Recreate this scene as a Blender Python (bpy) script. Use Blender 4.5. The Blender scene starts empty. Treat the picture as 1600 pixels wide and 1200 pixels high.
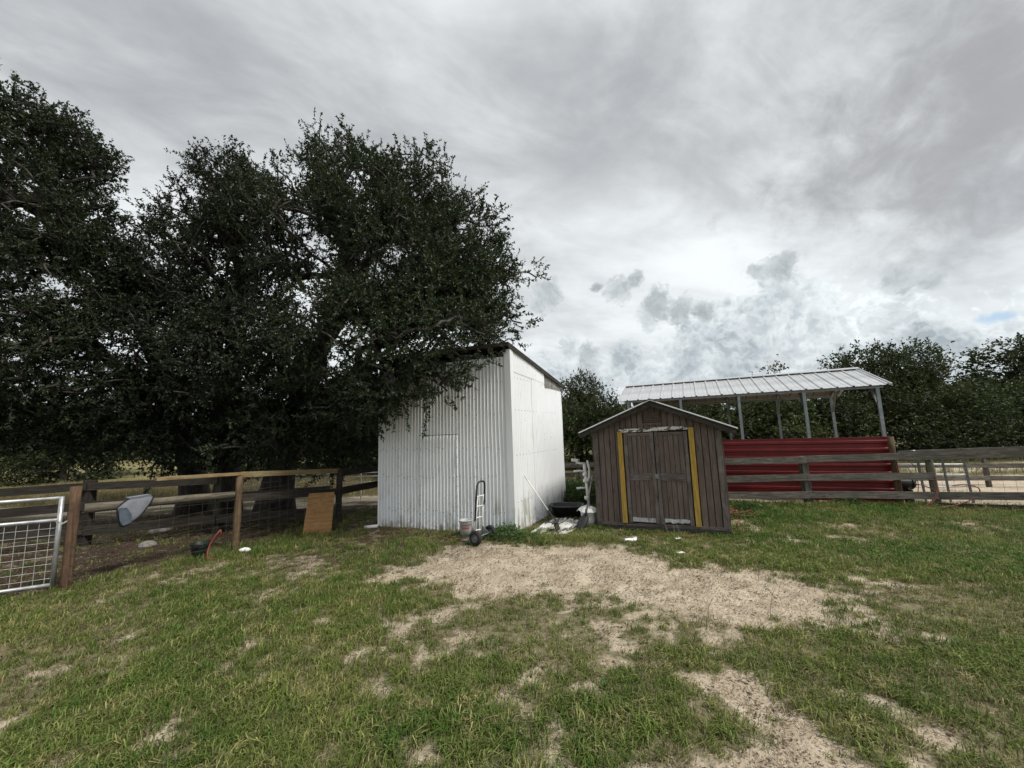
import bpy, math, random
import numpy as np
from mathutils import Matrix, Vector

R = math.radians
rng = np.random.default_rng(7)
random.seed(7)
SC = bpy.context.scene
COL = SC.collection

# ------------------------------------------------------------------ camera
cam_d = bpy.data.cameras.new('camera')
cam = bpy.data.objects.new('camera', cam_d)
COL.objects.link(cam)
cam_d.sensor_width = 36.0
cam_d.lens = 13.5
cam_d.clip_start = 0.05
cam_d.clip_end = 3000
cam.matrix_world = Matrix.Translation((0, 0, 1.7)) @ Matrix.Rotation(R(90 + 7.2), 4, 'X') @ Matrix.Rotation(R(-1.9), 4, 'Z')
SC.camera = cam

# ------------------------------------------------------------------ exposure, render
SC.view_settings.view_transform = 'Standard'
SC.view_settings.look = 'None'
SC.view_settings.gamma = 1.0
SC.view_settings.use_curve_mapping = False
SC.view_settings.exposure = 1.25
SC.cycles.max_bounces = 6
SC.cycles.diffuse_bounces = 3
SC.cycles.glossy_bounces = 3
SC.cycles.transmission_bounces = 3
SC.cycles.caustics_reflective = False
SC.cycles.caustics_refractive = False

SUN_AZ = 119.0       # degrees clockwise from +Y
SUN_EL = 52.0


class Nodes:
    """Small helper for writing node trees."""
    def __init__(self, tree):
        self.t = tree

    def new(self, typ, **kw):
        n = self.t.nodes.new(typ)
        for k, v in kw.items():
            setattr(n, k, v)
        return n

    def put(self, sock, v):
        if v is None:
            return
        if isinstance(v, bpy.types.NodeSocket):
            self.t.links.new(v, sock)
        else:
            if sock.type == 'RGBA' and len(v) == 3:
                v = (*v, 1.0)
            sock.default_value = v

    def m(self, op, a, b=None, c=None, clamp=False):
        n = self.new('ShaderNodeMath', operation=op)
        n.use_clamp = clamp
        self.put(n.inputs[0], a)
        self.put(n.inputs[1], b)
        self.put(n.inputs[2], c)
        return n.outputs[0]

    def v(self, op, a, b=None, scale=None):
        n = self.new('ShaderNodeVectorMath', operation=op)
        self.put(n.inputs[0], a)
        self.put(n.inputs[1], b)
        if scale is not None:
            self.put(n.inputs['Scale'], scale)
        return n.outputs['Value'] if op in ('LENGTH', 'DISTANCE', 'DOT_PRODUCT') else n.outputs[0]

    def noise(self, vec, scale, detail=4.0, rough=0.55, dist=0.0, color=False):
        n = self.new('ShaderNodeTexNoise')
        self.put(n.inputs['Vector'], vec)
        n.inputs['Scale'].default_value = scale
        n.inputs['Detail'].default_value = detail
        n.inputs['Roughness'].default_value = rough
        n.inputs['Distortion'].default_value = dist
        return n.outputs['Color'] if color else n.outputs[0]

    def vor(self, vec, scale, feature='F1', smooth=None):
        n = self.new('ShaderNodeTexVoronoi', feature=feature)
        self.put(n.inputs['Vector'], vec)
        n.inputs['Scale'].default_value = scale
        if smooth is not None:
            n.inputs['Smoothness'].default_value = smooth
        return n.outputs['Distance']

    def rng(self, x, a, b, c=0.0, d=1.0, smooth=True):
        n = self.new('ShaderNodeMapRange')
        n.interpolation_type = 'SMOOTHSTEP' if smooth else 'LINEAR'
        n.clamp = True
        self.put(n.inputs[0], x)
        for i, q in enumerate((a, b, c, d)):
            self.put(n.inputs[i + 1], q)
        return n.outputs[0]

    def mix(self, f, a, b, blend='MIX'):
        n = self.new('ShaderNodeMix', data_type='RGBA', blend_type=blend)
        self.put(n.inputs[0], f)
        self.put(n.inputs[6], a)
        self.put(n.inputs[7], b)
        return n.outputs[2]

    def comb(self, x, y, z):
        n = self.new('ShaderNodeCombineXYZ')
        for i, q in enumerate((x, y, z)):
            self.put(n.inputs[i], q)
        return n.outputs[0]

    def sep(self, v):
        n = self.new('ShaderNodeSeparateXYZ')
        self.put(n.inputs[0], v)
        return n.outputs


# ------------------------------------------------------------------ sky
world = bpy.data.worlds.new('World')
SC.world = world
world.use_nodes = True
wt = world.node_tree
wt.nodes.clear()
W_ = Nodes(wt)
sky = W_.new('ShaderNodeTexSky', sky_type='NISHITA')
sky.sun_disc = False
sky.sun_elevation = R(SUN_EL)
sky.sun_rotation = R(SUN_AZ)
tc = W_.new('ShaderNodeTexCoord')
D = W_.v('NORMALIZE', tc.outputs['Generated'])
dx, dy, dz = W_.sep(D)[:3]
zc = W_.m('MAXIMUM', dz, 0.0)

# high overcast deck, projected on a plane far above
den = W_.m('ADD', zc, 0.16)
px_ = W_.m('DIVIDE', dx, den)
py_ = W_.m('DIVIDE', dy, den)
ang = R(24)
u_ = W_.m('ADD', W_.m('MULTIPLY', px_, math.cos(ang)), W_.m('MULTIPLY', py_, math.sin(ang)))
v_ = W_.m('SUBTRACT', W_.m('MULTIPLY', py_, math.cos(ang)), W_.m('MULTIPLY', px_, math.sin(ang)))
deck_vec = W_.comb(W_.m('MULTIPLY', u_, 0.62), v_, 3.7)
n_streak = W_.noise(deck_vec, 1.7, 7, 0.56, 0.35)
n_blot = W_.noise(W_.comb(px_, py_, 11.3), 0.75, 5, 0.5, 0.4)
n_fine = W_.noise(W_.comb(W_.m('MULTIPLY', u_, 0.6), v_, 7.1), 5.0, 5, 0.6, 0.5)
deck = W_.m('ADD', W_.m('MULTIPLY', n_streak, 0.50), W_.m('MULTIPLY', n_blot, 0.50))
deck = W_.m('ADD', deck, W_.m('MULTIPLY', W_.m('SUBTRACT', n_fine, 0.5), 0.20))
deck_f = W_.rng(deck, 0.36, 0.63, 0, 1)
deck_col = W_.mix(deck_f, (0.290, 0.303, 0.320), (0.66, 0.688, 0.70))
# a brighter, thinner zone low over the paddock and darker cloud overhead
low = W_.rng(dz, 0.12, 0.55, 1.0, 0.0)
deck_col = W_.mix(W_.m('MULTIPLY', low, 0.42), deck_col, (0.545, 0.592, 0.612))
thin_d = W_.v('DISTANCE', W_.v('MULTIPLY', D, (0.8, 1, 1.25)), (0.22 * 0.8, 0.86, 0.43 * 1.25))
thin_f = W_.m('MULTIPLY', W_.rng(W_.m('ADD', thin_d, W_.m('MULTIPLY', W_.m('SUBTRACT', n_streak, 0.5), -0.8)), 0.05, 0.50, 0.36, 0.0), 1.0)
deck_col = W_.mix(thin_f, deck_col, (0.72, 0.755, 0.76))
hi = W_.rng(dz, 0.45, 0.95, 0.0, 1.0)
deck_col = W_.mix(W_.m('MULTIPLY', hi, 0.18), deck_col, (0.40, 0.405, 0.41))


def billow(vec):
    """Cauliflower relief: folded noise at two scales plus a little fray."""
    wv = W_.v('SUBTRACT', W_.noise(vec, 7.0, 3, 0.5, 0.0, True), (0.5, 0.5, 0.5))
    w = W_.v('ADD', vec, W_.v('SCALE', wv, scale=0.06))
    p1 = W_.m('ABSOLUTE', W_.m('SUBTRACT', W_.noise(w, 13.0, 1, 0.5), 0.5))
    p2 = W_.m('ABSOLUTE', W_.m('SUBTRACT', W_.noise(w, 31.0, 3, 0.55), 0.5))
    n = W_.m('MULTIPLY_ADD', p1, 1.5, W_.m('MULTIPLY', p2, 1.6))
    return w, n


cw, cn = billow(D)
_, cn2 = billow(W_.v('ADD', D, (0.006, 0.0, 0.011)))
fray = W_.m('SUBTRACT', W_.noise(cw, 75.0, 4, 0.6), 0.5)
cnz = W_.m('MULTIPLY_ADD', fray, 0.5, W_.m('ADD', cn, -0.40))
clit = W_.rng(W_.m('SUBTRACT', cn, cn2), -0.16, 0.16, 0, 1)
csoft = W_.rng(W_.noise(D, 6.5, 5, 0.6, 0.6), 0.36, 0.62, 0, 1)
clit = W_.m('ADD', W_.m('MULTIPLY', clit, 0.42), W_.m('MULTIPLY', csoft, 0.58))
# heaps from far to near: (direction, radius); shaded colour, lit colour, opacity
HEAPS = [
    ([(0.58, 0.778, 0.235, 0.105), (0.515, 0.836, 0.195, 0.12), (0.625, 0.765, 0.165, 0.12), (0.70, 0.691, 0.190, 0.09), (0.663, 0.739, 0.125, 0.10),
      (0.555, 0.775, 0.285, 0.05), (0.80, 0.58, 0.12, 0.10), (0.45, 0.86, 0.24, 0.06)], (0.325, 0.368, 0.395), (0.72, 0.765, 0.78), 0.90),
    ([(0.424, 0.892, 0.165, 0.11), (0.344, 0.933, 0.105, 0.12), (0.289, 0.942, 0.165, 0.08), (0.50, 0.855, 0.115, 0.12), (0.735, 0.67, 0.106, 0.10), (0.47, 0.86, 0.20, 0.07), (0.10, 0.985, 0.12, 0.09), (0.21, 0.965, 0.10, 0.10), (0.62, 0.775, 0.085, 0.10)],
     (0.245, 0.288, 0.318), (0.60, 0.645, 0.66), 0.88),
    ([(0.266, 0.904, 0.334, 0.052), (0.294, 0.889, 0.350, 0.034), (0.213, 0.913, 0.348, 0.020), (0.352, 0.888, 0.288, 0.062), (0.40, 0.87, 0.272, 0.05), (0.446, 0.857, 0.262, 0.035),
      (0.556, 0.769, 0.318, 0.048), (0.572, 0.752, 0.334, 0.032), (0.530, 0.786, 0.318, 0.028), (0.701, 0.668, 0.250, 0.046), (0.73, 0.64, 0.235, 0.03), (0.198, 0.965, 0.178, 0.05),
      (0.150, 0.966, 0.205, 0.045), (0.088, 0.935, 0.344, 0.06)],
     (0.225, 0.255, 0.275), (0.47, 0.505, 0.52), 0.80)]
clouds = deck_col
for heap, dark_, light_, op in HEAPS:
    best = None
    for x, y, z, r in heap:
        e = W_.m('MULTIPLY_ADD', W_.v('DISTANCE', cw, (x, y, z)), -1.0 / r, 1.0)
        best = e if best is None else W_.m('SMOOTH_MAX', best, e, 0.2)
    dns = W_.m('ADD', best, cnz)
    al = W_.m('MULTIPLY', W_.rng(dns, 0.0, 0.40, 0, 1), op)
    core = W_.rng(dns, 0.25, 1.0, 0, 0.45)
    lc = W_.m('MULTIPLY', clit, W_.m('SUBTRACT', 1.0, core))
    clouds = W_.mix(al, clouds, W_.mix(lc, dark_, light_))
# pale murk just over the horizon
murk = W_.rng(dz, -0.02, 0.14, 0.5, 0.0)
clouds = W_.mix(murk, clouds, (0.50, 0.53, 0.555))
# a ragged dark bank higher up in the east
bankd = W_.v('DISTANCE', W_.v('MULTIPLY', D, (1, 1, 1.5)), (0.74, 0.50, 0.46 * 1.5))
bankn = W_.noise(D, 11, 6, 0.62, 0.4)
bank = W_.rng(W_.m('ADD', bankd, W_.m('MULTIPLY', W_.m('SUBTRACT', bankn, 0.5), 0.75)), 0.02, 0.36, 0.85, 0.0)
clouds = W_.mix(bank, clouds, (0.275, 0.278, 0.290))
# one torn gap where the blue shows
gapd = W_.v('DISTANCE', W_.v('MULTIPLY', D, (1, 1, 2.6)), (0.783, 0.601, 0.158 * 2.6))
gapn = W_.noise(D, 26, 4, 0.6)
gap = W_.rng(W_.m('ADD', gapd, W_.m('MULTIPLY', W_.m('SUBTRACT', gapn, 0.5), 0.055)), 0.012, 0.034, 0.85, 0.0)

bg_sky = W_.new('ShaderNodeBackground')
W_.put(bg_sky.inputs[0], sky.outputs[0])
bg_sky.inputs[1].default_value = 0.06
bg_cl = W_.new('ShaderNodeBackground')
W_.put(bg_cl.inputs[0], clouds)
bg_cl.inputs[1].default_value = 0.60
mx = W_.new('ShaderNodeMixShader')
W_.put(mx.inputs[0], W_.m('SUBTRACT', 1.0, gap))
wt.links.new(bg_sky.outputs[0], mx.inputs[1])
wt.links.new(bg_cl.outputs[0], mx.inputs[2])
wo_ = W_.new('ShaderNodeOutputWorld')
wt.links.new(mx.outputs[0], wo_.inputs[0])

# ------------------------------------------------------------------ sun (through thin cloud)
sd = bpy.data.lights.new('sun', 'SUN')
sd.energy = 1.5
sd.angle = R(12)
sd.color = (1.0, 0.95, 0.87)
sun = bpy.data.objects.new('sun', sd)
COL.objects.link(sun)
sv = Vector((math.sin(R(SUN_AZ)) * math.cos(R(SUN_EL)), math.cos(R(SUN_AZ)) * math.cos(R(SUN_EL)), math.sin(R(SUN_EL))))
sun.rotation_euler = sv.to_track_quat('Z', 'Y').to_euler()
sun.location = (20, -2, 30)

# ================================================================== helpers
WORLD = {}


def mw(o):
    return WORLD.get(o.name, Matrix.Identity(4))


def place(o, parent=None, world=Matrix.Identity(4)):
    COL.objects.link(o)
    WORLD[o.name] = world
    if parent is not None:
        o.parent = parent
        o.matrix_parent_inverse = Matrix.Identity(4)
        o.matrix_local = mw(parent).inverted() @ world
    else:
        o.matrix_world = world
    return o


def tag(o, label=None, cat=None, group=None, kind=None):
    for k, v in (('label', label), ('category', cat), ('group', group), ('kind', kind)):
        if v:
            o[k] = v
    return o


def thing(name, label, cat, loc, group=None):
    o = bpy.data.objects.new(name, None)
    o.empty_display_size = 0.2
    place(o, None, Matrix.Translation(loc))
    return tag(o, label, cat, group)


class MB:
    """Collects geometry in world coordinates."""
    def __init__(self):
        self.v, self.f = [], []

    def add(self, verts, faces):
        b = len(self.v)
        self.v += [tuple(p) for p in verts]
        self.f += [tuple(i + b for i in q) for q in faces]

    def box(self, c, s, rot=None):
        hx, hy, hz = s[0] / 2, s[1] / 2, s[2] / 2
        pts = [Vector((x, y, z)) for x in (-hx, hx) for y in (-hy, hy) for z in (-hz, hz)]
        if rot is not None:
            pts = [rot @ p for p in pts]
        c = Vector(c)
        self.add([p + c for p in pts], [(0, 1, 3, 2), (4, 6, 7, 5), (0, 4, 5, 1), (2, 3, 7, 6), (0, 2, 6, 4), (1, 5, 7, 3)])

    def prism(self, poly, ext):
        """poly: 3-D points in order, extruded along vector ext."""
        n = len(poly)
        e = Vector(ext)
        pts = [Vector(p) for p in poly]
        self.add(pts + [p + e for p in pts],
                 [tuple(range(n - 1, -1, -1)), tuple(range(n, 2 * n))] + [(i, (i + 1) % n, n + (i + 1) % n, n + i) for i in range(n)])

    def tube(self, pts, r, n=8, cap=True):
        pts = [Vector(p) for p in pts]
        rs = r if hasattr(r, '__len__') else [r] * len(pts)
        up = None
        rings = []
        for i, p in enumerate(pts):
            d = (pts[min(i + 1, len(pts) - 1)] - pts[max(i - 1, 0)])
            d.normalize()
            if up is None:
                a = Vector((0, 0, 1)) if abs(d.z) < 0.9 else Vector((1, 0, 0))
                up = d.cross(a).normalized()
            else:
                up = (up - d * up.dot(d)).normalized()
            w = d.cross(up)
            rings.append([p + (up * math.cos(2 * math.pi * k / n) + w * math.sin(2 * math.pi * k / n)) * rs[i] for k in range(n)])
        vs = [q for ring in rings for q in ring]
        fs = []
        for i in range(len(pts) - 1):
            for k in range(n):
                fs.append((i * n + k, i * n + (k + 1) % n, (i + 1) * n + (k + 1) % n, (i + 1) * n + k))
        if cap:
            fs.append(tuple(range(n - 1, -1, -1)))
            fs.append(tuple((len(pts) - 1) * n + k for k in range(n)))
        self.add(vs, fs)

    def lathe(self, c, prof, n=20, axis=None):
        """prof: list of (r, h) along axis from c."""
        ax = Vector(axis).normalized() if axis else Vector((0, 0, 1))
        a = Vector((1, 0, 0)) if abs(ax.x) < 0.9 else Vector((0, 1, 0))
        u = ax.cross(a).normalized()
        w = ax.cross(u)
        c = Vector(c)
        vs = []
        for r, h in prof:
            for k in range(n):
                t = 2 * math.pi * k / n
                vs.append(c + ax * h + (u * math.cos(t) + w * math.sin(t)) * r)
        fs = []
        for i in range(len(prof) - 1):
            for k in range(n):
                fs.append((i * n + k, i * n + (k + 1) % n, (i + 1) * n + (k + 1) % n, (i + 1) * n + k))
        self.add(vs, fs)

    def build(self, name, mat, parent=None, smooth=False, world=None, bevel=0.0):
        me = bpy.data.meshes.new(name)
        inv = (world if world is not None else mw(parent) if parent is not None else Matrix.Identity(4)).inverted()
        me.from_pydata([tuple(inv @ Vector(p)) for p in self.v], [], self.f)
        me.update()
        if smooth:
            me.polygons.foreach_set('use_smooth', [True] * len(me.polygons))
        me.materials.append(mat)
        o = bpy.data.objects.new(name, me)
        place(o, parent, world if world is not None else (mw(parent) if parent is not None else Matrix.Identity(4)))
        if bevel:
            b = o.modifiers.new('bevel', 'BEVEL')
            b.width = bevel
            b.segments = 1
        return o


def np_mesh(name, verts, faces, mat, attrs=None, smooth=False):
    """verts (N,3), faces (M,k) with k = 3 or 4."""
    me = bpy.data.meshes.new(name)
    k = faces.shape[1]
    me.vertices.add(len(verts))
    me.vertices.foreach_set('co', np.ascontiguousarray(verts, dtype=np.float32).ravel())
    me.loops.add(faces.size)
    me.loops.foreach_set('vertex_index', np.ascontiguousarray(faces, dtype=np.int32).ravel())
    me.polygons.add(len(faces))
    me.polygons.foreach_set('loop_start', np.arange(0, faces.size, k, dtype=np.int32))
    me.polygons.foreach_set('use_smooth', np.full(len(faces), smooth))
    me.update(calc_edges=True)
    for n, a in (attrs or {}).items():
        at = me.attributes.new(n, 'FLOAT', 'POINT')
        at.data.foreach_set('value', np.ascontiguousarray(a, dtype=np.float32))
    if mat:
        me.materials.append(mat)
    me.validate()
    return me


def frame_from(p0, p1, up=(0, 0, 1)):
    """World matrix with local X from p0 to p1, local Z near up, origin at the middle."""
    p0, p1 = Vector(p0), Vector(p1)
    x = (p1 - p0).normalized()
    z = Vector(up)
    z = z - x * z.dot(x)
    if z.length < 1e-4:
        z = Vector((0, 1, 0)) - x * x.y
    z.normalize()
    y = z.cross(x)
    m = Matrix((x, y, z)).transposed().to_4x4()
    m.translation = (p0 + p1) / 2
    return m


def board(name, p0, p1, t, h, mat, parent, up=(0, 0, 1), seg=5, warp=0.004, rough=0.0025):
    """A sawn board from p0 to p1, t thick (local Y), h high (local Z), slightly warped and worn."""
    m = frame_from(p0, p1, up)
    L = (Vector(p1) - Vector(p0)).length
    vs, fs = [], []
    ph = random.uniform(0, 6)
    for i in range(seg + 1):
        x = -L / 2 + L * i / seg
        oy = warp * math.sin(ph + 3.0 * i / seg)
        oz = warp * math.cos(ph * 1.7 + 2.2 * i / seg)
        for sy, sz in ((-1, -1), (1, -1), (1, 1), (-1, 1)):
            vs.append((x + (random.uniform(-rough, rough) if i in (0, seg) else 0),
                       sy * t / 2 + oy + random.uniform(-rough, rough) * 0.5,
                       sz * h / 2 + oz + random.uniform(-rough, rough)))
    for i in range(seg):
        for k in range(4):
            fs.append((i * 4 + k, i * 4 + (k + 1) % 4, i * 4 + 4 + (k + 1) % 4, i * 4 + 4 + k))
    fs.append((3, 2, 1, 0))
    fs.append((seg * 4, seg * 4 + 1, seg * 4 + 2, seg * 4 + 3))
    me = bpy.data.meshes.new(name)
    me.from_pydata(vs, [], fs)
    me.update()
    me.materials.append(mat)
    o = bpy.data.objects.new(name, me)
    place(o, parent, m)
    return o


def log(name, p0, p1, r0, r1, mat, parent, seg=6, n=12, lump=0.06):
    """A round timber from p0 to p1 (local X along it)."""
    m = frame_from(p0, p1)
    L = (Vector(p1) - Vector(p0)).length
    mb = MB()
    ph = random.uniform(0, 6)
    pts = [(-L / 2 + L * i / seg, 0.02 * r0 * math.sin(ph + i), 0.04 * r0 * math.cos(ph + i * 1.3)) for i in range(seg + 1)]
    rs = [(r0 + (r1 - r0) * i / seg) * (1 + random.uniform(-lump, lump)) for i in range(seg + 1)]
    mb.tube(pts, rs, n)
    me = bpy.data.meshes.new(name)
    me.from_pydata(mb.v, [], mb.f)
    me.update()
    me.materials.append(mat)
    o = bpy.data.objects.new(name, me)
    place(o, parent, m)
    me.polygons.foreach_set('use_smooth', [len(p.vertices) == 4 for p in me.polygons])
    return o


# ------------------------------------------------------------------ numpy noise
def _hash(ix, iy, seed):
    h = (ix.astype(np.int64) * 374761393 + iy.astype(np.int64) * 668265263 + seed * 1442695040888963) & 0x7fffffff
    h = ((h ^ (h >> 13)) * 1274126177) & 0x7fffffff
    return ((h ^ (h >> 16)) & 0xffffff) / float(0xffffff)


def vnoise(x, y, seed=0):
    ix, iy = np.floor(x), np.floor(y)
    fx, fy = x - ix, y - iy
    fx, fy = fx * fx * (3 - 2 * fx), fy * fy * (3 - 2 * fy)
    a, b = _hash(ix, iy, seed), _hash(ix + 1, iy, seed)
    c, d = _hash(ix, iy + 1, seed), _hash(ix + 1, iy + 1, seed)
    return (a * (1 - fx) + b * fx) * (1 - fy) + (c * (1 - fx) + d * fx) * fy


def fbm(x, y, oct=4, seed=0):
    s, a, t = 0, 0.5, 0
    for i in range(oct):
        s = s + a * vnoise(x * 2 ** i + 17.3 * i, y * 2 ** i - 9.1 * i, seed + i)
        t += a
        a *= 0.5
    return s / t


def sstep(a, b, x):
    t = np.clip((x - a) / (b - a), 0, 1)
    return t * t * (3 - 2 * t)


def poly_sd(x, y, poly):
    """Signed distance to a polygon, positive inside."""
    d = np.full(x.shape, 1e9)
    ins = np.zeros(x.shape, bool)
    n = len(poly)
    for i in range(n):
        ax, ay = poly[i]
        bx, by = poly[(i + 1) % n]
        ex, ey = bx - ax, by - ay
        t = np.clip(((x - ax) * ex + (y - ay) * ey) / (ex * ex + ey * ey + 1e-12), 0, 1)
        d = np.minimum(d, np.hypot(x - ax - t * ex, y - ay - t * ey))
        if ay != by:
            c = ((ay > y) != (by > y)) & (x < (bx - ax) * (y - ay) / (by - ay) + ax)
            ins ^= c
    return np.where(ins, d, -d)


# ================================================================== materials
def new_mat(name):
    m = bpy.data.materials.new(name)
    m.use_nodes = True
    n = Nodes(m.node_tree)
    b = m.node_tree.nodes['Principled BSDF']
    return m, n, b


def bump(n, b, height, strength=0.3, dist=0.01):
    k = n.new('ShaderNodeBump')
    k.inputs['Strength'].default_value = strength
    k.inputs['Distance'].default_value = dist
    n.put(k.inputs['Height'], height)
    n.put(b.inputs['Normal'], k.outputs[0])


def obj_coord(n):
    return n.new('ShaderNodeTexCoord').outputs['Object']


def rand_offset(n, vec):
    oi = n.new('ShaderNodeObjectInfo')
    return n.v('ADD', vec, n.v('SCALE', (7.3, 3.1, 5.7), scale=n.m('MULTIPLY', oi.outputs['Random'], 9.0))), oi.outputs['Random']


def wood(name, dark, light, stain=None, along=0, rough=0.85, scale=1.0, vary=0.25, bump_s=0.35):
    """Sawn timber with grain along a local axis, weather stains and board-to-board variation."""
    m, n, b = new_mat(name)
    oc, rnd = rand_offset(n, obj_coord(n))
    st = [38.0 * scale] * 3
    st[along] = 3.6 * scale
    sv_ = n.v('MULTIPLY', oc, tuple(st))
    g = n.noise(sv_, 1.0, 6, 0.62, 0.6)
    big = n.noise(oc, 3.2 * scale, 4, 0.6)
    col = n.mix(n.rng(g, 0.32, 0.68), dark, light)
    if stain:
        col = n.mix(n.rng(big, 0.48, 0.68, 0, 0.75), col, stain)
    blot = n.noise(oc, 11.0 * scale, 4, 0.65)
    col = n.mix(n.rng(blot, 0.52, 0.72, 0, 0.55), col, dark)
    kn = n.vor(n.v('MULTIPLY', oc, tuple(1.6 if i == along else 7.0 for i in range(3))), 1.6 * scale)
    col = n.mix(n.rng(kn, 0.06, 0.16, 0.8, 0), col, tuple(q * 0.6 for q in dark))
    k = n.m('MULTIPLY_ADD', rnd, vary, 1 - vary / 2)
    col = n.mix(1.0, col, n.comb(k, k, k), 'MULTIPLY')
    n.put(b.inputs['Base Color'], col)
    b.inputs['Roughness'].default_value = rough
    b.inputs['Specular IOR Level'].default_value = 0.25
    bump(n, b, g, bump_s, 0.006)
    return m


def metal(name, col, col2, rough=0.45, metallic=0.0, scale=6.0, dirt=None, dirt_lo=0.55, dirt_hi=0.75, spec=0.4):
    m, n, b = new_mat(name)
    oc = obj_coord(n)
    f = n.noise(oc, scale, 5, 0.6)
    c = n.mix(n.rng(f, 0.35, 0.65), col, col2)
    if dirt:
        g = n.noise(oc, scale * 0.6, 6, 0.65, 0.5)
        c = n.mix(n.rng(g, dirt_lo, dirt_hi, 0, 0.7), c, dirt)
    n.put(b.inputs['Base Color'], c)
    n.put(b.inputs['Roughness'], n.rng(f, 0.2, 0.8, rough - 0.1, rough + 0.12))
    b.inputs['Metallic'].default_value = metallic
    b.inputs['Specular IOR Level'].default_value = spec
    return m


M = {}
M['grey_board'] = wood('grey_board', (0.070, 0.062, 0.053), (0.185, 0.168, 0.148), (0.09, 0.088, 0.068), vary=0.35)
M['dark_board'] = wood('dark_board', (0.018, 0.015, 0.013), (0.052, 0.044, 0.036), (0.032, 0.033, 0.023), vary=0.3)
M['gate_post'] = wood('gate_post', (0.055, 0.033, 0.022), (0.135, 0.083, 0.051), (0.07, 0.046, 0.031))
M['tan_post'] = wood('tan_post', (0.065, 0.045, 0.026), (0.155, 0.108, 0.06), (0.09, 0.07, 0.045))
M['mossy_post'] = wood('mossy_post', (0.09, 0.085, 0.06), (0.22, 0.20, 0.15), (0.11, 0.13, 0.07))
M['pole'] = wood('pole', (0.075, 0.065, 0.048), (0.18, 0.16, 0.12), (0.085, 0.082, 0.05))
M['plank'] = wood('plank', (0.15, 0.105, 0.05), (0.29, 0.21, 0.10), (0.22, 0.19, 0.13))
M['brown_siding'] = wood('brown_siding', (0.098, 0.073, 0.063), (0.155, 0.122, 0.107), (0.110, 0.084, 0.073), along=2, scale=0.8, vary=0.16, bump_s=0.25)
M['brown_trim'] = wood('brown_trim', (0.068, 0.056, 0.050), (0.160, 0.135, 0.122), (0.165, 0.148, 0.137), vary=0.2)
M['yellow_board'] = wood('yellow_board', (0.30, 0.19, 0.035), (0.46, 0.31, 0.075), (0.36, 0.24, 0.06), vary=0.1)
M['skid'] = wood('skid', (0.025, 0.021, 0.018), (0.065, 0.056, 0.048), (0.035, 0.03, 0.027))
M['infill'] = wood('infill', (0.12, 0.115, 0.105), (0.30, 0.29, 0.27), (0.10, 0.095, 0.085), scale=0.7)
M['rafter'] = wood('rafter', (0.018, 0.015, 0.012), (0.05, 0.043, 0.036))
M['galv'] = metal('galv', (0.36, 0.37, 0.38), (0.50, 0.51, 0.52), 0.42, 0.55, 14)
M['white_pipe'] = metal('white_pipe', (0.62, 0.62, 0.60), (0.74, 0.74, 0.72), 0.45, 0.0, 8, (0.40, 0.37, 0.32))
M['white_trim'] = metal('white_trim', (0.76, 0.77, 0.77), (0.82, 0.82, 0.82), 0.4)
M['grey_steel'] = metal('grey_steel', (0.20, 0.22, 0.24), (0.29, 0.31, 0.33), 0.45, 0.35, 9)
M['dull_steel'] = metal('dull_steel', (0.10, 0.105, 0.11), (0.17, 0.175, 0.18), 0.55, 0.2, 9)
M['black_steel'] = metal('black_steel', (0.012, 0.012, 0.013), (0.03, 0.03, 0.03), 0.5)
M['wire'] = metal('wire', (0.07, 0.065, 0.06), (0.12, 0.11, 0.10), 0.5, 0.5, 20)
M['wire_bright'] = metal('wire_bright', (0.42, 0.42, 0.41), (0.55, 0.55, 0.54), 0.45, 0.4, 20)
M['roof_metal'] = metal('roof_metal', (0.42, 0.435, 0.45), (0.54, 0.555, 0.57), 0.36, 0.25, 2.2, (0.38, 0.36, 0.33), 0.55, 0.8)
M['red_metal'] = metal('red_metal', (0.125, 0.007, 0.009), (0.165, 0.010, 0.012), 0.40, 0.0, 2.0, (0.05, 0.008, 0.008), 0.5, 0.8)
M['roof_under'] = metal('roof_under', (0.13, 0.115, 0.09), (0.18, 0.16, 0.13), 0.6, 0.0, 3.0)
M['rubber'] = metal('rubber', (0.014, 0.014, 0.014), (0.03, 0.028, 0.026), 0.8, 0, 12, (0.07, 0.06, 0.045), 0.6, 0.8)
M['black_plastic'] = metal('black_plastic', (0.010, 0.010, 0.011), (0.022, 0.022, 0.023), 0.45)
M['green_plastic'] = metal('green_plastic', (0.010, 0.015, 0.013), (0.018, 0.026, 0.023), 0.5)
M['white_plastic'] = metal('white_plastic', (0.58, 0.58, 0.57), (0.72, 0.72, 0.71), 0.4, 0, 7, (0.34, 0.31, 0.26), 0.52, 0.75)
M['dull_pail'] = metal('dull_pail', (0.36, 0.36, 0.36), (0.46, 0.46, 0.45), 0.5, 0, 8, (0.20, 0.18, 0.15), 0.5, 0.72)
M['red_hose'] = metal('red_hose', (0.125, 0.026, 0.018), (0.18, 0.042, 0.028), 0.55, 0, 5, (0.13, 0.06, 0.04))
M['red_mark'] = metal('red_mark', (0.35, 0.10, 0.08), (0.45, 0.2, 0.17), 0.5)
M['cloth_grey'] = metal('cloth_grey', (0.15, 0.16, 0.185), (0.21, 0.22, 0.25), 0.9, 0, 9, (0.10, 0.105, 0.115))
M['cloth_blue'] = metal('cloth_blue', (0.05, 0.065, 0.09), (0.09, 0.11, 0.14), 0.9, 0, 9)
M['trim_black'] = metal('trim_black', (0.012, 0.012, 0.014), (0.02, 0.02, 0.022), 0.8)
M['rust_strap'] = metal('rust_strap', (0.10, 0.045, 0.03), (0.17, 0.08, 0.05), 0.8, 0, 14)
M['paper'] = metal('paper', (0.72, 0.72, 0.71), (0.8, 0.8, 0.79), 0.8, 0, 20)
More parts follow.
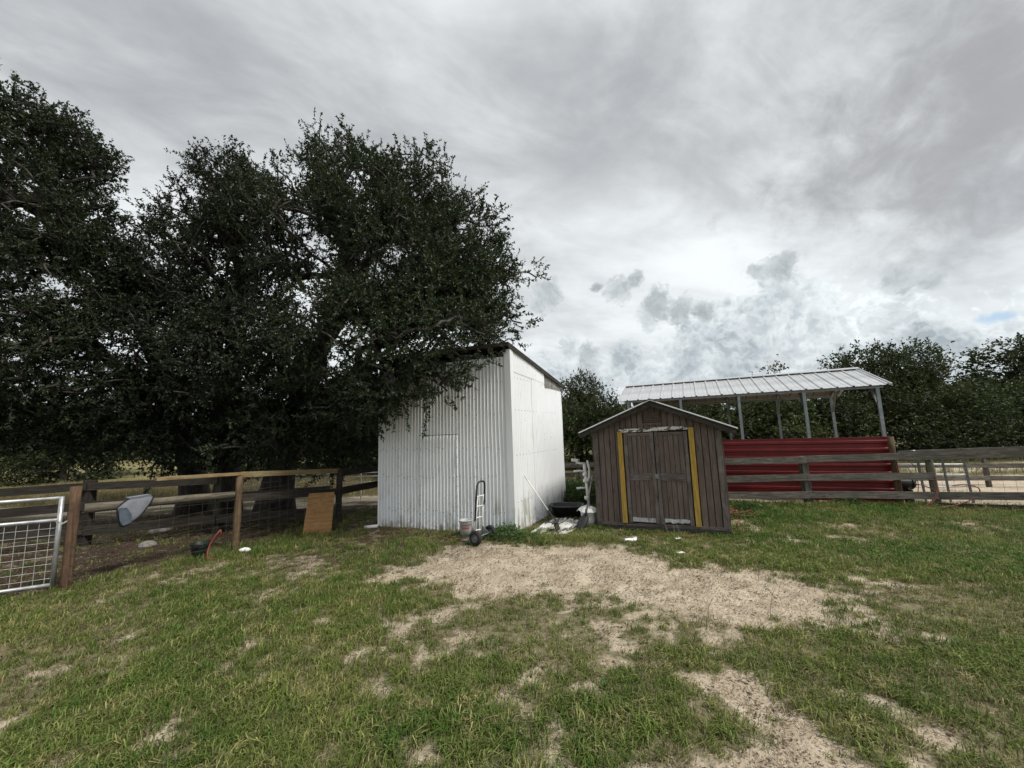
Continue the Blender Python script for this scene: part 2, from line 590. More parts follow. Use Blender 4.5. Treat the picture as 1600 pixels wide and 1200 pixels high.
M['stone'] = metal('stone', (0.14, 0.13, 0.12), (0.30, 0.28, 0.26), 0.9, 0, 12)


def corrugated_mat():
    """White painted sheet with drip stains, green bloom low down and small rust specks."""
    m, n, b = new_mat('white_corrugated')
    geo = n.new('ShaderNodeNewGeometry')
    P = geo.outputs['Position']
    x, y, z = n.sep(P)[:3]
    streak = n.noise(n.v('MULTIPLY', P, (9.0, 9.0, 0.8)), 1.0, 5, 0.6)
    blot = n.noise(P, 2.3, 5, 0.6)
    col = n.mix(n.rng(streak, 0.35, 0.7), (0.74, 0.76, 0.78), (0.80, 0.815, 0.83))
    col = n.mix(n.m('MULTIPLY', n.rng(streak, 0.52, 0.72), n.rng(blot, 0.4, 0.65, 0, 0.55)), col, (0.42, 0.43, 0.42))
    low = n.rng(z, 0.02, 0.85, 1, 0)
    grn = n.m('MULTIPLY', n.m('MULTIPLY', low, n.rng(blot, 0.45, 0.62)), n.rng(streak, 0.42, 0.6))
    col = n.mix(n.m('MULTIPLY', grn, 0.8), col, (0.24, 0.23, 0.13))
    mud = n.m('MULTIPLY', n.rng(z, 0.0, 0.22, 1, 0), n.rng(n.noise(P, 14, 4, 0.6), 0.42, 0.6))
    col = n.mix(n.m('MULTIPLY', mud, 0.6), col, (0.22, 0.18, 0.13))
    spk = n.vor(P, 9.0)
    col = n.mix(n.rng(spk, 0.05, 0.09, 0.6, 0), col, (0.20, 0.16, 0.13))
    n.put(b.inputs['Base Color'], col)
    b.inputs['Roughness'].default_value = 0.42
    b.inputs['Specular IOR Level'].default_value = 0.4
    bump(n, b, n.noise(P, 5, 3, 0.5), 0.12, 0.02)
    return m


M['corr'] = corrugated_mat()


def plywood_mat():
    m, n, b = new_mat('plywood')
    oc = obj_coord(n)
    w = n.noise(n.v('MULTIPLY', oc, (3.0, 3.0, 16.0)), 1.0, 5, 0.6, 1.6)
    g = n.noise(n.v('MULTIPLY', oc, (6, 6, 90)), 1.0, 4, 0.6)
    c = n.mix(n.rng(w, 0.3, 0.7), (0.23, 0.118, 0.038), (0.38, 0.212, 0.080))
    c = n.mix(n.rng(g, 0.4, 0.7, 0, 0.35), c, (0.16, 0.075, 0.03))
    kn = n.vor(n.v('MULTIPLY', oc, (1.0, 1.0, 1.4)), 6.5)
    c = n.mix(n.rng(kn, 0.04, 0.12, 0.9, 0), c, (0.06, 0.03, 0.015))
    n.put(b.inputs['Base Color'], c)
    b.inputs['Roughness'].default_value = 0.8
    return m


M['plywood'] = plywood_mat()
M['peeled'] = wood('peeled', (0.30, 0.31, 0.33), (0.58, 0.59, 0.60), (0.16, 0.14, 0.13), along=2, scale=1.5)


def streak_sheet_mat():
    """White sheet on the ground, tar-black streaks along it."""
    m, n, b = new_mat('streaked_sheet')
    oc = obj_coord(n)
    s = n.noise(n.v('MULTIPLY', oc, (1.8, 9.0, 9.0)), 1.0, 5, 0.65, 0.6)
    d = n.noise(oc, 5, 5, 0.6)
    c = n.mix(n.rng(d, 0.35, 0.7), (0.68, 0.68, 0.67), (0.52, 0.51, 0.48))
    c = n.mix(n.rng(s, 0.52, 0.56, 0, 0.94), c, (0.02, 0.02, 0.022))
    n.put(b.inputs['Base Color'], c)
    b.inputs['Roughness'].default_value = 0.55
    return m


M['streaked'] = streak_sheet_mat()


def peeled_header_mat():
    """Old white paint flaking off dark wood."""
    m, n, b = new_mat('worn_header')
    oc = obj_coord(n)
    f = n.noise(n.v('MULTIPLY', oc, (9.0, 20.0, 20.0)), 1.0, 5, 0.65)
    g_ = n.noise(n.v('MULTIPLY', oc, (40.0, 90.0, 90.0)), 1.0, 3, 0.6)
    c = n.mix(n.rng(n.m('ADD', f, n.m('MULTIPLY', g_, 0.25)), 0.585, 0.64), (0.07, 0.055, 0.045), (0.58, 0.56, 0.53))
    n.put(b.inputs['Base Color'], c)
    b.inputs['Roughness'].default_value = 0.85
    return m


M['worn_header'] = peeled_header_mat()


def bark_mat():
    m, n, b = new_mat('bark')
    geo = n.new('ShaderNodeNewGeometry')
    P = geo.outputs['Position']
    f = n.noise(n.v('MULTIPLY', P, (14, 14, 4)), 1.0, 6, 0.65, 0.5)
    c = n.mix(n.rng(f, 0.35, 0.65), (0.022, 0.019, 0.016), (0.075, 0.066, 0.056))
    n.put(b.inputs['Base Color'], c)
    b.inputs['Roughness'].default_value = 0.9
    bump(n, b, f, 0.6, 0.03)
    return m


M['bark'] = bark_mat()


def leaf_mat(name, a, c, d, gloss=0.38, trans=0.22, hue_scale=0.6):
    m, n, b = new_mat(name)
    at = n.new('ShaderNodeAttribute', attribute_name='shade')
    geo = n.new('ShaderNodeNewGeometry')
    big = n.noise(geo.outputs['Position'], hue_scale, 3, 0.5)
    oi = n.new('ShaderNodeObjectInfo')
    col = n.mix(at.outputs['Fac'], a, c)
    col = n.mix(n.rng(big, 0.4, 0.66, 0, 0.6), col, d)
    k = n.m('MULTIPLY_ADD', oi.outputs['Random'], 0.6, 0.72)
    col = n.mix(1.0, col, n.comb(k, k, k), 'MULTIPLY')
    n.put(b.inputs['Base Color'], col)
    b.inputs['Roughness'].default_value = gloss
    b.inputs['Specular IOR Level'].default_value = 0.34
    tr = n.new('ShaderNodeBsdfTranslucent')
    n.put(tr.inputs[0], n.mix(1.0, col, (1.2, 1.35, 0.6), 'MULTIPLY'))
    mxs = n.new('ShaderNodeMixShader')
    mxs.inputs[0].default_value = trans
    m.node_tree.links.new(b.outputs[0], mxs.inputs[1])
    m.node_tree.links.new(tr.outputs[0], mxs.inputs[2])
    out = m.node_tree.nodes['Material Output']
    m.node_tree.links.new(mxs.outputs[0], out.inputs[0])
    return m


M['oak_leaf'] = leaf_mat('oak_leaf', (0.013, 0.020, 0.011), (0.046, 0.062, 0.030), (0.026, 0.040, 0.017), 0.50, 0.18)
M['far_leaf'] = leaf_mat('far_leaf', (0.021, 0.034, 0.013), (0.054, 0.074, 0.025), (0.070, 0.072, 0.025), 0.55, 0.2, 0.35)
M['weed_leaf'] = leaf_mat('weed_leaf', (0.045, 0.085, 0.025), (0.085, 0.14, 0.045), (0.06, 0.10, 0.03), 0.5, 0.3, 3.0)


def grass_mat(name, a, b_, c_):
    m, n, b = new_mat(name)
    geo = n.new('ShaderNodeNewGeometry')
    P = geo.outputs['Position']
    big = n.noise(P, 0.9, 4, 0.6)
    mid = n.noise(P, 5.0, 3, 0.6)
    oi = n.new('ShaderNodeObjectInfo')
    col = n.mix(n.rng(big, 0.36, 0.64), a, b_)
    col = n.mix(n.m('MULTIPLY', n.rng(mid, 0.40, 0.66), n.rng(oi.outputs['Random'], 0.35, 0.95)), col, c_)
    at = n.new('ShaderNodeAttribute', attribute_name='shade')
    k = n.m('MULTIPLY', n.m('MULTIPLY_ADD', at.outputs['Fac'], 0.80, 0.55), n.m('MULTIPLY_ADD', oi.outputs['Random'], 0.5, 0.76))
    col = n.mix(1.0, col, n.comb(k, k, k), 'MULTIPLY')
    n.put(b.inputs['Base Color'], col)
    b.inputs['Roughness'].default_value = 0.55
    b.inputs['Specular IOR Level'].default_value = 0.25
    tr = n.new('ShaderNodeBsdfTranslucent')
    n.put(tr.inputs[0], col)
    mxs = n.new('ShaderNodeMixShader')
    mxs.inputs[0].default_value = 0.3
    m.node_tree.links.new(b.outputs[0], mxs.inputs[1])
    m.node_tree.links.new(tr.outputs[0], mxs.inputs[2])
    m.node_tree.links.new(mxs.outputs[0], m.node_tree.nodes['Material Output'].inputs[0])
    return m


M['grass'] = grass_mat('grass', (0.110, 0.170, 0.034), (0.205, 0.243, 0.064), (0.38, 0.335, 0.16))
M['lush_grass'] = grass_mat('lush_grass', (0.075, 0.180, 0.027), (0.135, 0.235, 0.046), (0.25, 0.25, 0.10))
M['dry_grass'] = grass_mat('dry_grass', (0.26, 0.215, 0.11), (0.20, 0.18, 0.085), (0.33, 0.28, 0.17))
M['straw'] = grass_mat('straw', (0.43, 0.365, 0.275), (0.36, 0.30, 0.22), (0.22, 0.17, 0.12))
M['litter'] = grass_mat('litter', (0.075, 0.05, 0.03), (0.13, 0.085, 0.05), (0.07, 0.045, 0.03))

# ================================================================== ground
FENCE_A = ((-5.44, 4.86), (-4.46, 6.32), (-3.59, 8.0), (-2.95, 9.4))
DIRT = [(-1.86, 4.7), (-1.46, 5.43), (-1.0, 6.15), (-0.39, 6.38), (0.49, 5.94), (1.41, 5.84), (1.97, 5.0), (2.95, 4.95), (3.1, 4.45),
        (3.45, 4.05), (3.05, 3.75), (3.0, 3.35), (2.75, 3.22), (2.39, 3.45), (1.72, 3.3), (1.52, 3.31), (1.62, 3.68),
        (1.36, 3.83), (0.79, 4.23), (0.4, 4.34), (-0.4, 4.19), (-0.81, 4.27), (-0.88, 4.62), (-1.26, 4.71), (-1.52, 4.58)]
TRACK = [(1.0, 3.05), (1.27, 2.93), (1.56, 2.80), (1.70, 2.45), (1.78, 2.15), (1.85, 1.7), (1.8, 1.1), (0.3, 1.1), (0.35, 2.0), (0.66, 2.16),
         (1.1, 2.18), (1.30, 2.30), (1.36, 2.52), (1.22, 2.72)]
SPOTS = [(-2.16, 2.49, .17), (-2.28, 2.72, .10), (-1.91, 3.8, .14), (-1.48, 2.88, .10), (-0.95, 2.89, .14), (-3.19, 2.64, .12),
         (2.28, 2.3, .13), (2.29, 2.44, .10), (2.2, 2.58, .10), (2.1, 2.64, .10), (-0.74, 3.91, .15),
         (5.05, 8.39, .3), (4.0, 5.75, .2), (0.87, 3.22, .14), (2.35, 4.4, .3), (3.25, 3.21, .14), (-4.26, 5.7, .25), (-5.73, 4.83, .2),
         (3.69, 4.5, .2), (3.98, 4.3, .15), (-0.45, 4.02, .12), (-0.07, 2.72, .12), (-1.29, 3.3, .1), (3.95, 7.0, .3), (3.9, 6.6, .25),
         (-2.5, 2.3, .12), (-0.5, 2.35, .14), (-3.6, 3.1, .10), (0.55, 2.75, .12), (0.75, 3.0, .12), (2.9, 2.9, .12), (-2.9, 4.5, .12),
         (1.55, 3.9, .2), (2.0, 2.15, .12), (0.2, 2.25, .14), (-2.9, 7.45, .2)]


def left_of_fence(x, y):
    """Positive behind the wire fence on the west side."""
    a, b = np.array(FENCE_A[0]), np.array(FENCE_A[3])
    d = (b - a) / np.linalg.norm(b - a)
    return -((x - a[0]) * d[1] - (y - a[1]) * d[0])


def ground_fields(x, y):
    wx = x + (fbm(x * 1.6, y * 1.6, 3, 31) - 0.5) * 0.30
    wy = y + (fbm(x * 1.6 + 40, y * 1.6, 3, 41) - 0.5) * 0.30
    n1 = fbm(x * 2.6, y * 2.6, 4, 3) - 0.5
    n2 = fbm(x * 9.0, y * 9.0, 3, 13) - 0.5
    bare = sstep(-0.18, 0.26, poly_sd(wx, wy, DIRT) + n1 * 0.40 + n2 * 0.5)
    bare = np.maximum(bare, sstep(-0.14, 0.15, poly_sd(wx, wy, TRACK) + n1 * 0.25 + n2 * 0.3))
    for sx, sy, r in SPOTS:
        d = np.hypot(wx - sx, (wy - sy) * 1.25) / (r * 0.92)
        bare = np.maximum(bare, 0.85 * sstep(1.6, 0.15, d + n2 * 1.9))
    # thin lawn everywhere: small worn specks
    thin = fbm(x * 1.1, y * 1.1, 3, 57)
    bare = np.maximum(bare, 0.62 * sstep(0.08, 0.28, n2 + 0.7 * (thin - 0.5) + 0.35 * n1))
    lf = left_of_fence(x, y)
    shade_dirt = sstep(-0.35, 0.35, lf + n1 * 1.0)                      # raked dirt behind the wire fence, its colour deepened for the oaks' shade
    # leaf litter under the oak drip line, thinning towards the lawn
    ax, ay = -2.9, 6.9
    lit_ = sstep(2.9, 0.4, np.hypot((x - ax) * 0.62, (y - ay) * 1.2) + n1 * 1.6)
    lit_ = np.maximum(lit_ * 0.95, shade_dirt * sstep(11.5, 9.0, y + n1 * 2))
    # red clay at the foot of the sheds
    # beyond the eastern fence a sandy paddock
    east = sstep(-0.15, 0.25, (y - (8.35 - (x - 6.1) * 0.30)) + n1 * 0.3) * sstep(4.2, 5.2, x)
    paddock = east * sstep(0.70, 0.46, fbm(x * 0.22, y * 0.85, 4, 77) + 0.05 * np.clip(y - 10.5, 0, 6) + n1 * 0.25)
    west_sand = sstep(9.6, 10.4, y + n1 * 0.8) * sstep(12.2, 11.2, y + n1 * 1.6) * sstep(1.0, -1.0, x) * sstep(-0.2, 0.6, lf)
    west_sand = west_sand * sstep(0.30, 0.5, fbm(x * 0.5, y * 0.9, 3, 91))
    field = sstep(11.0, 12.4, y + n1 * 1.4) * sstep(6.0, 2.0, x)         # dry yellow pasture
    back = sstep(9.2, 10.2, y + n1) * sstep(-0.5, 0.8, x) * sstep(4.6, 3.6, x)
    field = np.maximum(field, back * 0.8)
    bare = np.maximum(bare, np.maximum(paddock, west_sand))
    bare = np.where(field > 0.5, bare * 0.55, bare)
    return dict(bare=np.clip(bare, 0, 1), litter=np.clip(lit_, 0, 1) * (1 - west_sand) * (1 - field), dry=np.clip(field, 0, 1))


def ground_height(x, y, f):
    h = 0.030 * (fbm(x * 0.9, y * 0.9, 3, 5) - 0.5)
    rough = np.maximum(f['bare'], f['litter'])
    h = h + (0.012 + 0.022 * rough) * (fbm(x * 7, y * 7, 3, 23) - 0.5)
    h = h + 0.020 * f['bare'] * (vnoise(x * 16, y * 16, 29) - 0.5)
    near = sstep(-8, -3, y) * sstep(30, 16, y) * sstep(26, 16, np.abs(x))
    return h * near - 0.012 * f['bare']


def axis_coords(lo, hi, step, far):
    core = np.arange(lo, hi + 1e-6, step)
    out = np.array([0.4, 1, 2, 4, 7, 12, 20, 35, 60, 100, 180, 300, 480, 700]) * far
    return np.concatenate([lo - out[::-1], core, hi + out])


gx = axis_coords(-9.5, 10.5, 0.05, 1.0)
gy = axis_coords(-0.5, 11.5, 0.04, 1.0)
GX, GY = np.meshgrid(gx, gy)
fx_, fy_ = GX.ravel(), GY.ravel()
GF = ground_fields(fx_, fy_)
gz = ground_height(fx_, fy_, GF)
nx_, ny_ = len(gx), len(gy)
idx = np.arange(nx_ * ny_).reshape(ny_, nx_)
gfaces = np.stack([idx[:-1, :-1].ravel(), idx[:-1, 1:].ravel(), idx[1:, 1:].ravel(), idx[1:, :-1].ravel()], 1)


def ground_mat():
    m, n, b = new_mat('ground_soil')
    geo = n.new('ShaderNodeNewGeometry')
    P = geo.outputs['Position']
    A = lambda k: n.new('ShaderNodeAttribute', attribute_name=k).outputs['Fac']
    f1 = n.noise(P, 3.0, 6, 0.65)
    f2 = n.noise(P, 22.0, 5, 0.65)
    f3 = n.noise(P, 90.0, 3, 0.6)
    sand = n.mix(n.rng(f1, 0.35, 0.65), (0.42, 0.35, 0.262), (0.55, 0.475, 0.37))
    sand = n.mix(n.rng(f2, 0.52, 0.70, 0, 0.5), sand, (0.28, 0.225, 0.165))
    sand = n.mix(n.rng(f3, 0.60, 0.72, 0, 0.6), sand, (0.14, 0.105, 0.07))
    turf = n.mix(n.rng(f2, 0.38, 0.62), (0.12, 0.115, 0.055), (0.225, 0.195, 0.125))
    turf = n.mix(n.rng(f1, 0.45, 0.7, 0, 0.55), turf, (0.27, 0.23, 0.165))
    x, y, z = n.sep(P)[:3]
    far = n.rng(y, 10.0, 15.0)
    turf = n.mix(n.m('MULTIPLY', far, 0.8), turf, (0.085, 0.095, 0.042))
    dry = n.mix(n.rng(n.noise(n.v('MULTIPLY', P, (0.35, 1.3, 1)), 1.0, 5, 0.6), 0.4, 0.62), (0.22, 0.19, 0.09), (0.14, 0.14, 0.065))
    dry = n.mix(n.rng(f2, 0.45, 0.7, 0, 0.4), dry, (0.33, 0.27, 0.14))
    lit_ = n.mix(n.rng(f2, 0.36, 0.62), (0.034, 0.025, 0.018), (0.085, 0.062, 0.044))  # litter and soil brown, darkened to stand for shade under the oaks
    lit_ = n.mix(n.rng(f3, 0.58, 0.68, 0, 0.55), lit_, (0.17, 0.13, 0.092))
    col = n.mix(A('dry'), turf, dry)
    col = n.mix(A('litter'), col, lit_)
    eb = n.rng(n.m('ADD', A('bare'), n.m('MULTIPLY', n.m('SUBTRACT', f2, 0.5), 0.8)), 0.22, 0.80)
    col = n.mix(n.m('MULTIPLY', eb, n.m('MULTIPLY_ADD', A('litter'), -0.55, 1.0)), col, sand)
    n.put(b.inputs['Base Color'], col)
    b.inputs['Roughness'].default_value = 0.95
    b.inputs['Specular IOR Level'].default_value = 0.1
    hgt = n.m('ADD', n.m('MULTIPLY', f2, 1.0), n.m('MULTIPLY', f3, 0.45))
    bump(n, b, hgt, 0.75, 0.03)
    return m


M['ground'] = ground_mat()
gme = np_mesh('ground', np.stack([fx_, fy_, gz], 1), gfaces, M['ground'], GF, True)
ground = bpy.data.objects.new('ground', gme)
place(ground)
tag(ground, 'sandy yard ground with patchy lawn, worn dirt track and dry pasture beyond', None, None, 'structure')


def gz_at(x, y):
    xa, ya = np.array([float(x)]), np.array([float(y)])
    return float(ground_height(xa, ya, ground_fields(xa, ya))[0])


# ================================================================== white corrugated shed
WC, WL = Vector((-0.05, 6.73, 0)), Vector((-2.65, 7.66, 0))
WU = (WL - WC).normalized()                    # along the front, corner to west
WS = Vector((1.13, 2.32, 0)).normalized()      # along the side, front to back
FN = Vector((WU.y, -WU.x, 0))                  # front outward
if FN.y > 0:
    FN = -FN
SN = Vector((WS.y, -WS.x, 0))                  # side outward (east)
LF, LS = (WL - WC).length, 2.72
wshed = thing('metal_shed', 'tall white corrugated metal shed under the overhanging oak branches', 'shed', WC)


def corr(name, o, u, nrm, s0, s1, zb, zt, amp, pitch, mat, parent, rows=7, crumple=None, prof=None):
    """Corrugated sheet: zb / zt are functions of s."""
    per = 8
    n = max(2, int(round((s1 - s0) / pitch * per)))
    vs, fs = [], []
    for i in range(n + 1):
        s = s0 + (s1 - s0) * i / n
        w = amp * math.cos(2 * math.pi * s / pitch)
        a, b = zb(s), zt(s)
        for j in range(rows + 1):
            t = j / rows
            z = a + (b - a) * t
            off = w + 0.004 * math.sin(s * 5.1 + z * 3.3) + 0.003 * math.sin(z * 9 + s * 2)
            ds = 0.003 * math.sin(z * 4.0 + s * 1.7)
            if crumple:
                off += crumple(s, z)
            vs.append(o + u * (s + ds) + nrm * off + Vector((0, 0, z)))
    r = rows + 1
    for i in range(n):
        for j in range(rows):
            fs.append((i * r + j, (i + 1) * r + j, (i + 1) * r + j + 1, i * r + j + 1))
    mb = MB()
    mb.add(vs, fs)
    mb.add([p - nrm * 0.0025 for p in vs], [q[::-1] for q in fs])
    return mb.build(name, mat, parent, True)


PITCH = 0.0690
AMP = 0.0165
roof_z = lambda s: 3.235 - 0.162 * s                 # underside along the side wall
base_z = lambda s: -0.02 - 0.04 * math.exp(-((s - 1.2) / 0.35) ** 2) + 0.008 * math.sin(s * 31)


def dent(s, z):
    k = math.exp(-((s - 1.20) / 0.20) ** 2 - ((z - 0.02) / 0.11) ** 2)
    return k * (0.035 * math.sin(s * 37 + z * 21) + 0.03 * math.sin(s * 61 - z * 40) - 0.02)


FO = WC + FN * 0.02
top_f = lambda s: 3.05
corr('wall_panel', FO, WU, FN, 0.06, 0.66, base_z, top_f, AMP, PITCH, M['corr'], wshed)
corr('wall_panel', FO + FN * 0.003, WU, FN, 0.63, 1.012, base_z, top_f, AMP, PITCH, M['corr'], wshed, crumple=dent)
corr('wall_panel', FO, WU, FN, 1.0, 1.80, lambda s: 1.67, top_f, AMP, PITCH, M['corr'], wshed)
corr('wall_panel', FO + FN * 0.003, WU, FN, 1.775, 2.29, base_z, top_f, AMP, PITCH, M['corr'], wshed, rows=8)
corr('wall_panel', FO, WU, FN, 2.26, LF, base_z, top_f, AMP, PITCH, M['corr'], wshed)
dr = corr('door', FO + FN * 0.012, WU, FN, 1.005, 1.81, base_z, lambda s: 1.695, AMP, PITCH, M['corr'], wshed, rows=12, crumple=dent)
mb = MB()
mb.tube([FO + FN * 0.050 + WU * 0.99 + Vector((0, 0, 1.700)), FO + FN * 0.050 + WU * 1.82 + Vector((0, 0, 1.695))], 0.005, 6)
mb.build('drip_edge', M['black_steel'], dr)
# side wall
SO = WC + SN * 0.022
corr('wall_panel', SO, WS, SN, 0.05, 0.93, lambda s: -0.03, lambda s: 2.80, 0.0145, PITCH, M['corr'], wshed)
corr('wall_panel', SO + SN * 0.003, WS, SN, 0.90, 1.80, lambda s: -0.03, lambda s: 2.62 if s > 1.64 else 2.74, 0.0145, PITCH, M['corr'], wshed)
corr('wall_panel', SO, WS, SN, 1.78, LS, lambda s: -0.03, lambda s: 2.63, 0.0145, PITCH, M['corr'], wshed)
corr('wall_panel', SO + SN * 0.008, WS, SN, 0.05, 1.64, lambda s: 2.79 - 0.045 * s, lambda s: roof_z(s) - 0.025, 0.0145, PITCH, M['corr'], wshed, rows=3)
# the hidden back and west walls, plain sheets
corr('wall_panel', WL - WU * -0.02, WS, -SN, 0.0, LS, lambda s: -0.02, lambda s: 3.0 - 0.15 * s, 0.0145, PITCH, M['corr'], wshed)
corr('wall_panel', WC + WS * LS, WU, -FN, 0.0, LF, lambda s: -0.02, lambda s: 2.70, 0.0145, PITCH, M['corr'], wshed)
# corner flashing
mb = MB()
cz = 3.19
mb.prism([WC + FN * 0.050 + SN * 0.050 + Vector((0, 0, -0.02)), WC + FN * 0.045 + WU * 0.07 + Vector((0, 0, -0.02)),
          WC + FN * 0.036 + WU * 0.07 + Vector((0, 0, -0.02)), WC + FN * 0.036 + SN * 0.036 + Vector((0, 0, -0.02)),
          WC + SN * 0.036 + WS * 0.10 + Vector((0, 0, -0.02)), WC + SN * 0.045 + WS * 0.10 + Vector((0, 0, -0.02))], (0, 0, cz))
mb.build('corner_trim', M['corr'], wshed)
# timber infill high at the back of the side wall
for k in range(4):
    a, b = 1.64 + 0.27 * k, 1.64 + 0.27 * (k + 1) - 0.008
    mb = MB()
    o = WC + SN * 0.004
    mb.prism([o + WS * a + Vector((0, 0, 2.58)), o + WS * b + Vector((0, 0, 2.58)), o + WS * b + Vector((0, 0, roof_z(b) - 0.03)),
              o + WS * a + Vector((0, 0, roof_z(a) - 0.03))], SN * 0.016)
    mb.build('infill_board', M['infill'], wshed)
# rafters, header and roof
for k in range(6):
    s = 0.05 + k * (LF - 0.1) / 5
    p0 = WC + WU * s + FN * 0.09 + Vector((0, 0, 3.235 - 0.07 + 0.03))
    p1 = WC + WU * s + WS * LS + Vector((0, 0, roof_z(LS) - 0.07))
    board('rafter', p0, p1, 0.045, 0.13, M['rafter'], wshed)
board('header', WC + WU * 0.06 + FN * -0.03 + Vector((0, 0, 3.02)), WC + WU * (LF - 0.03) + FN * -0.03 + Vector((0, 0, 3.02)), 0.04, 0.14, M['rafter'], wshed)
mb = MB()
q = [WC - WU * 0.05 + FN * 0.12 + Vector((0, 0, 3.265)), WC + WU * (LF + 0.1) + FN * 0.12 + Vector((0, 0, 3.265)),
     WC + WU * (LF + 0.1) + WS * (LS + 0.12) + Vector((0, 0, roof_z(LS) - 0.0)), WC - WU * 0.05 + WS * (LS + 0.12) + Vector((0, 0, roof_z(LS) - 0.0))]
mb.prism(q, (0, 0, 0.022))
mb.build('roof', M['rafter'], wshed)
board('rake_board', q[0] + Vector((0, 0, -0.035)), q[3] + Vector((0, 0, -0.035)), 0.02, 0.075, M['rafter'], wshed)
board('fascia', q[0] + Vector((0, 0, -0.03)), q[1] + Vector((0, 0, -0.02)), 0.022, 0.045, M['rafter'], wshed)
# dark inner lining so that the shed is not see-through
mb = MB()
inn = 0.06
zi = 2.95
b0, b1 = WC + WU * inn + WS * inn, WC + WU * (LF - inn) + WS * inn
b2, b3 = WC + WU * (LF - inn) + WS * (LS - inn), WC + WU * inn + WS * (LS - inn)
for a, b, za, zb_ in ((b0, b1, 2.95, 2.95), (b1, b2, 2.95, 2.55), (b2, b3, 2.55, 2.55), (b3, b0, 2.55, 2.95)):
    d = (b - a).normalized()
    nn = Vector((-d.y, d.x, 0)) * 0.02
    mb.prism([a, b, b + Vector((0, 0, zb_)), a + Vector((0, 0, za))], nn)
mb.build('frame', M['rafter'], wshed)
# rows of screw heads
mb = MB()
for z in (0.33, 0.95, 1.45, 2.05, 2.62, 2.9):
    k = 0
    while k * PITCH < LF - 0.06:
        s = k * PITCH
        if s > 0.08 and random.random() < 0.55:
            p = FO + WU * s + FN * (AMP + 0.016) + Vector((0, 0, z + random.uniform(-0.03, 0.03)))
            mb.lathe(p, [(0.0075, 0), (0.0075, 0.006), (0.001, 0.007)], 6, FN)
        k += 1
for s in (0.66, 1.03, 1.795, 2.27):
    for z in np.arange(0.1, 2.95, 0.17):
        mb.lathe(FO + WU * s + FN * (AMP + 0.012) + Vector((0, 0, z)), [(0.0065, 0), (0.0065, 0.006), (0.001, 0.007)], 6, FN)
for z in (0.5, 1.3, 2.1, 2.68):
    for k in range(2, 33, 2):
        mb.lathe(SO + WS * k * PITCH + SN * 0.012 + Vector((0, 0, z)), [(0.0065, 0), (0.0065, 0.006), (0.001, 0.007)], 6, SN)
mb.build('screws', M['black_steel'], wshed)['kind'] = 'stuff'

# ================================================================== brown board shed
BO = Vector((1.43, 7.01, 0))
BU = Vector((1.88, -0.82, 0)).normalized()
BN = Vector((BU.y, -BU.x, 0))
if BN.y > 0:
    BN = -BN
BB = -BN
BL, BD = 2.05, 2.40
EZ, AZ = 1.69, 2.115
bshed = thing('wooden_shed', 'weathered brown wooden shed with double doors and two yellow boards', 'shed', BO)


def bp(s, z, n=0.0):
    return BO + BU * s + BN * n + Vector((0, 0, z))


gable = lambda s: AZ - abs(s - BL / 2) / (BL / 2) * (AZ - EZ)
# skids and floor
board('skid', bp(-0.01, 0.005, 0.025), bp(BL + 0.02, 0.035, 0.025), 0.05, 0.12, M['skid'], bshed, seg=8, warp=0.008)
board('skid', bp(0.02, 0.02, -BD + 0.02), bp(BL, 0.02, -BD + 0.02), 0.06, 0.12, M['skid'], bshed)
board('sill', bp(0.0, 0.088, 0.012), bp(BL, 0.105, 0.012), 0.03, 0.045, M['brown_trim'], bshed)
mb = MB()
for s0, n0, s1, n1 in ((0.02, -0.03, BL - 0.02, -0.03), (BL - 0.02, -0.03, BL - 0.02, -BD), (BL - 0.02, -BD, 0.02, -BD), (0.02, -BD, 0.02, -0.03)):
    a, b = bp(s0, 0.06, n0), bp(s1, 0.06, n1)
    d = (b - a).normalized()
    top = EZ - 0.03
    mb.prism([a, b, b + Vector((0, 0, top - 0.06)), a + Vector((0, 0, top - 0.06))], Vector((-d.y, d.x, 0)) * 0.015)
mb.prism([bp(0.02, EZ - 0.03, -0.03), bp(BL - 0.02, EZ - 0.03, -0.03), bp(BL / 2, AZ - 0.04, -0.03)], BB * 0.015)
mb.prism([bp(0.02, EZ - 0.03, -BD), bp(BL - 0.02, EZ - 0.03, -BD), bp(BL / 2, AZ - 0.04, -BD)], BB * 0.015)
mb.build('frame', M['skid'], bshed)
# grooved siding strips of the front, cut round the doors
PW = BL / 21.0
for k in range(21):
    a, b = k * PW + 0.006, (k + 1) * PW - 0.006
    mid = (a + b) / 2
    zs = 0.11
    if 0.50 < mid < 1.58:
        zs = 1.70
    pl = [bp(a, zs), bp(b, zs), bp(b, gable(b) - 0.01)]
    if a < BL / 2 < b:
        pl.append(bp(BL / 2, gable(BL / 2) - 0.01))
    pl.append(bp(a, gable(a) - 0.01))
    mb = MB()
    mb.prism(pl, BN * (0.014 + 0.002 * random.random()))
    o = mb.build('siding_board', M['brown_siding'], bshed)
# side walls, grooved the same way
for side in (0, 1):
    sx = BL if side else 0.0
    out = BU if side else -BU
    for k in range(18):
        a, b = -BD * k / 18 - 0.003, -BD * (k + 1) / 18 + 0.003
        mb = MB()
        mb.prism([bp(sx, 0.11, a), bp(sx, 0.11, b), bp(sx, EZ - 0.02, b), bp(sx, EZ - 0.02, a)], out * 0.014)
        mb.build('siding_board', M['brown_siding'], bshed)
# corner boards
for s, e in ((0.045, 0.0), (BL - 0.045, 0.0)):
    board('corner_board', bp(s, 0.11, 0.026), bp(s, EZ - 0.05, 0.026), 0.018, 0.085, M['brown_trim'], bshed, up=BU)
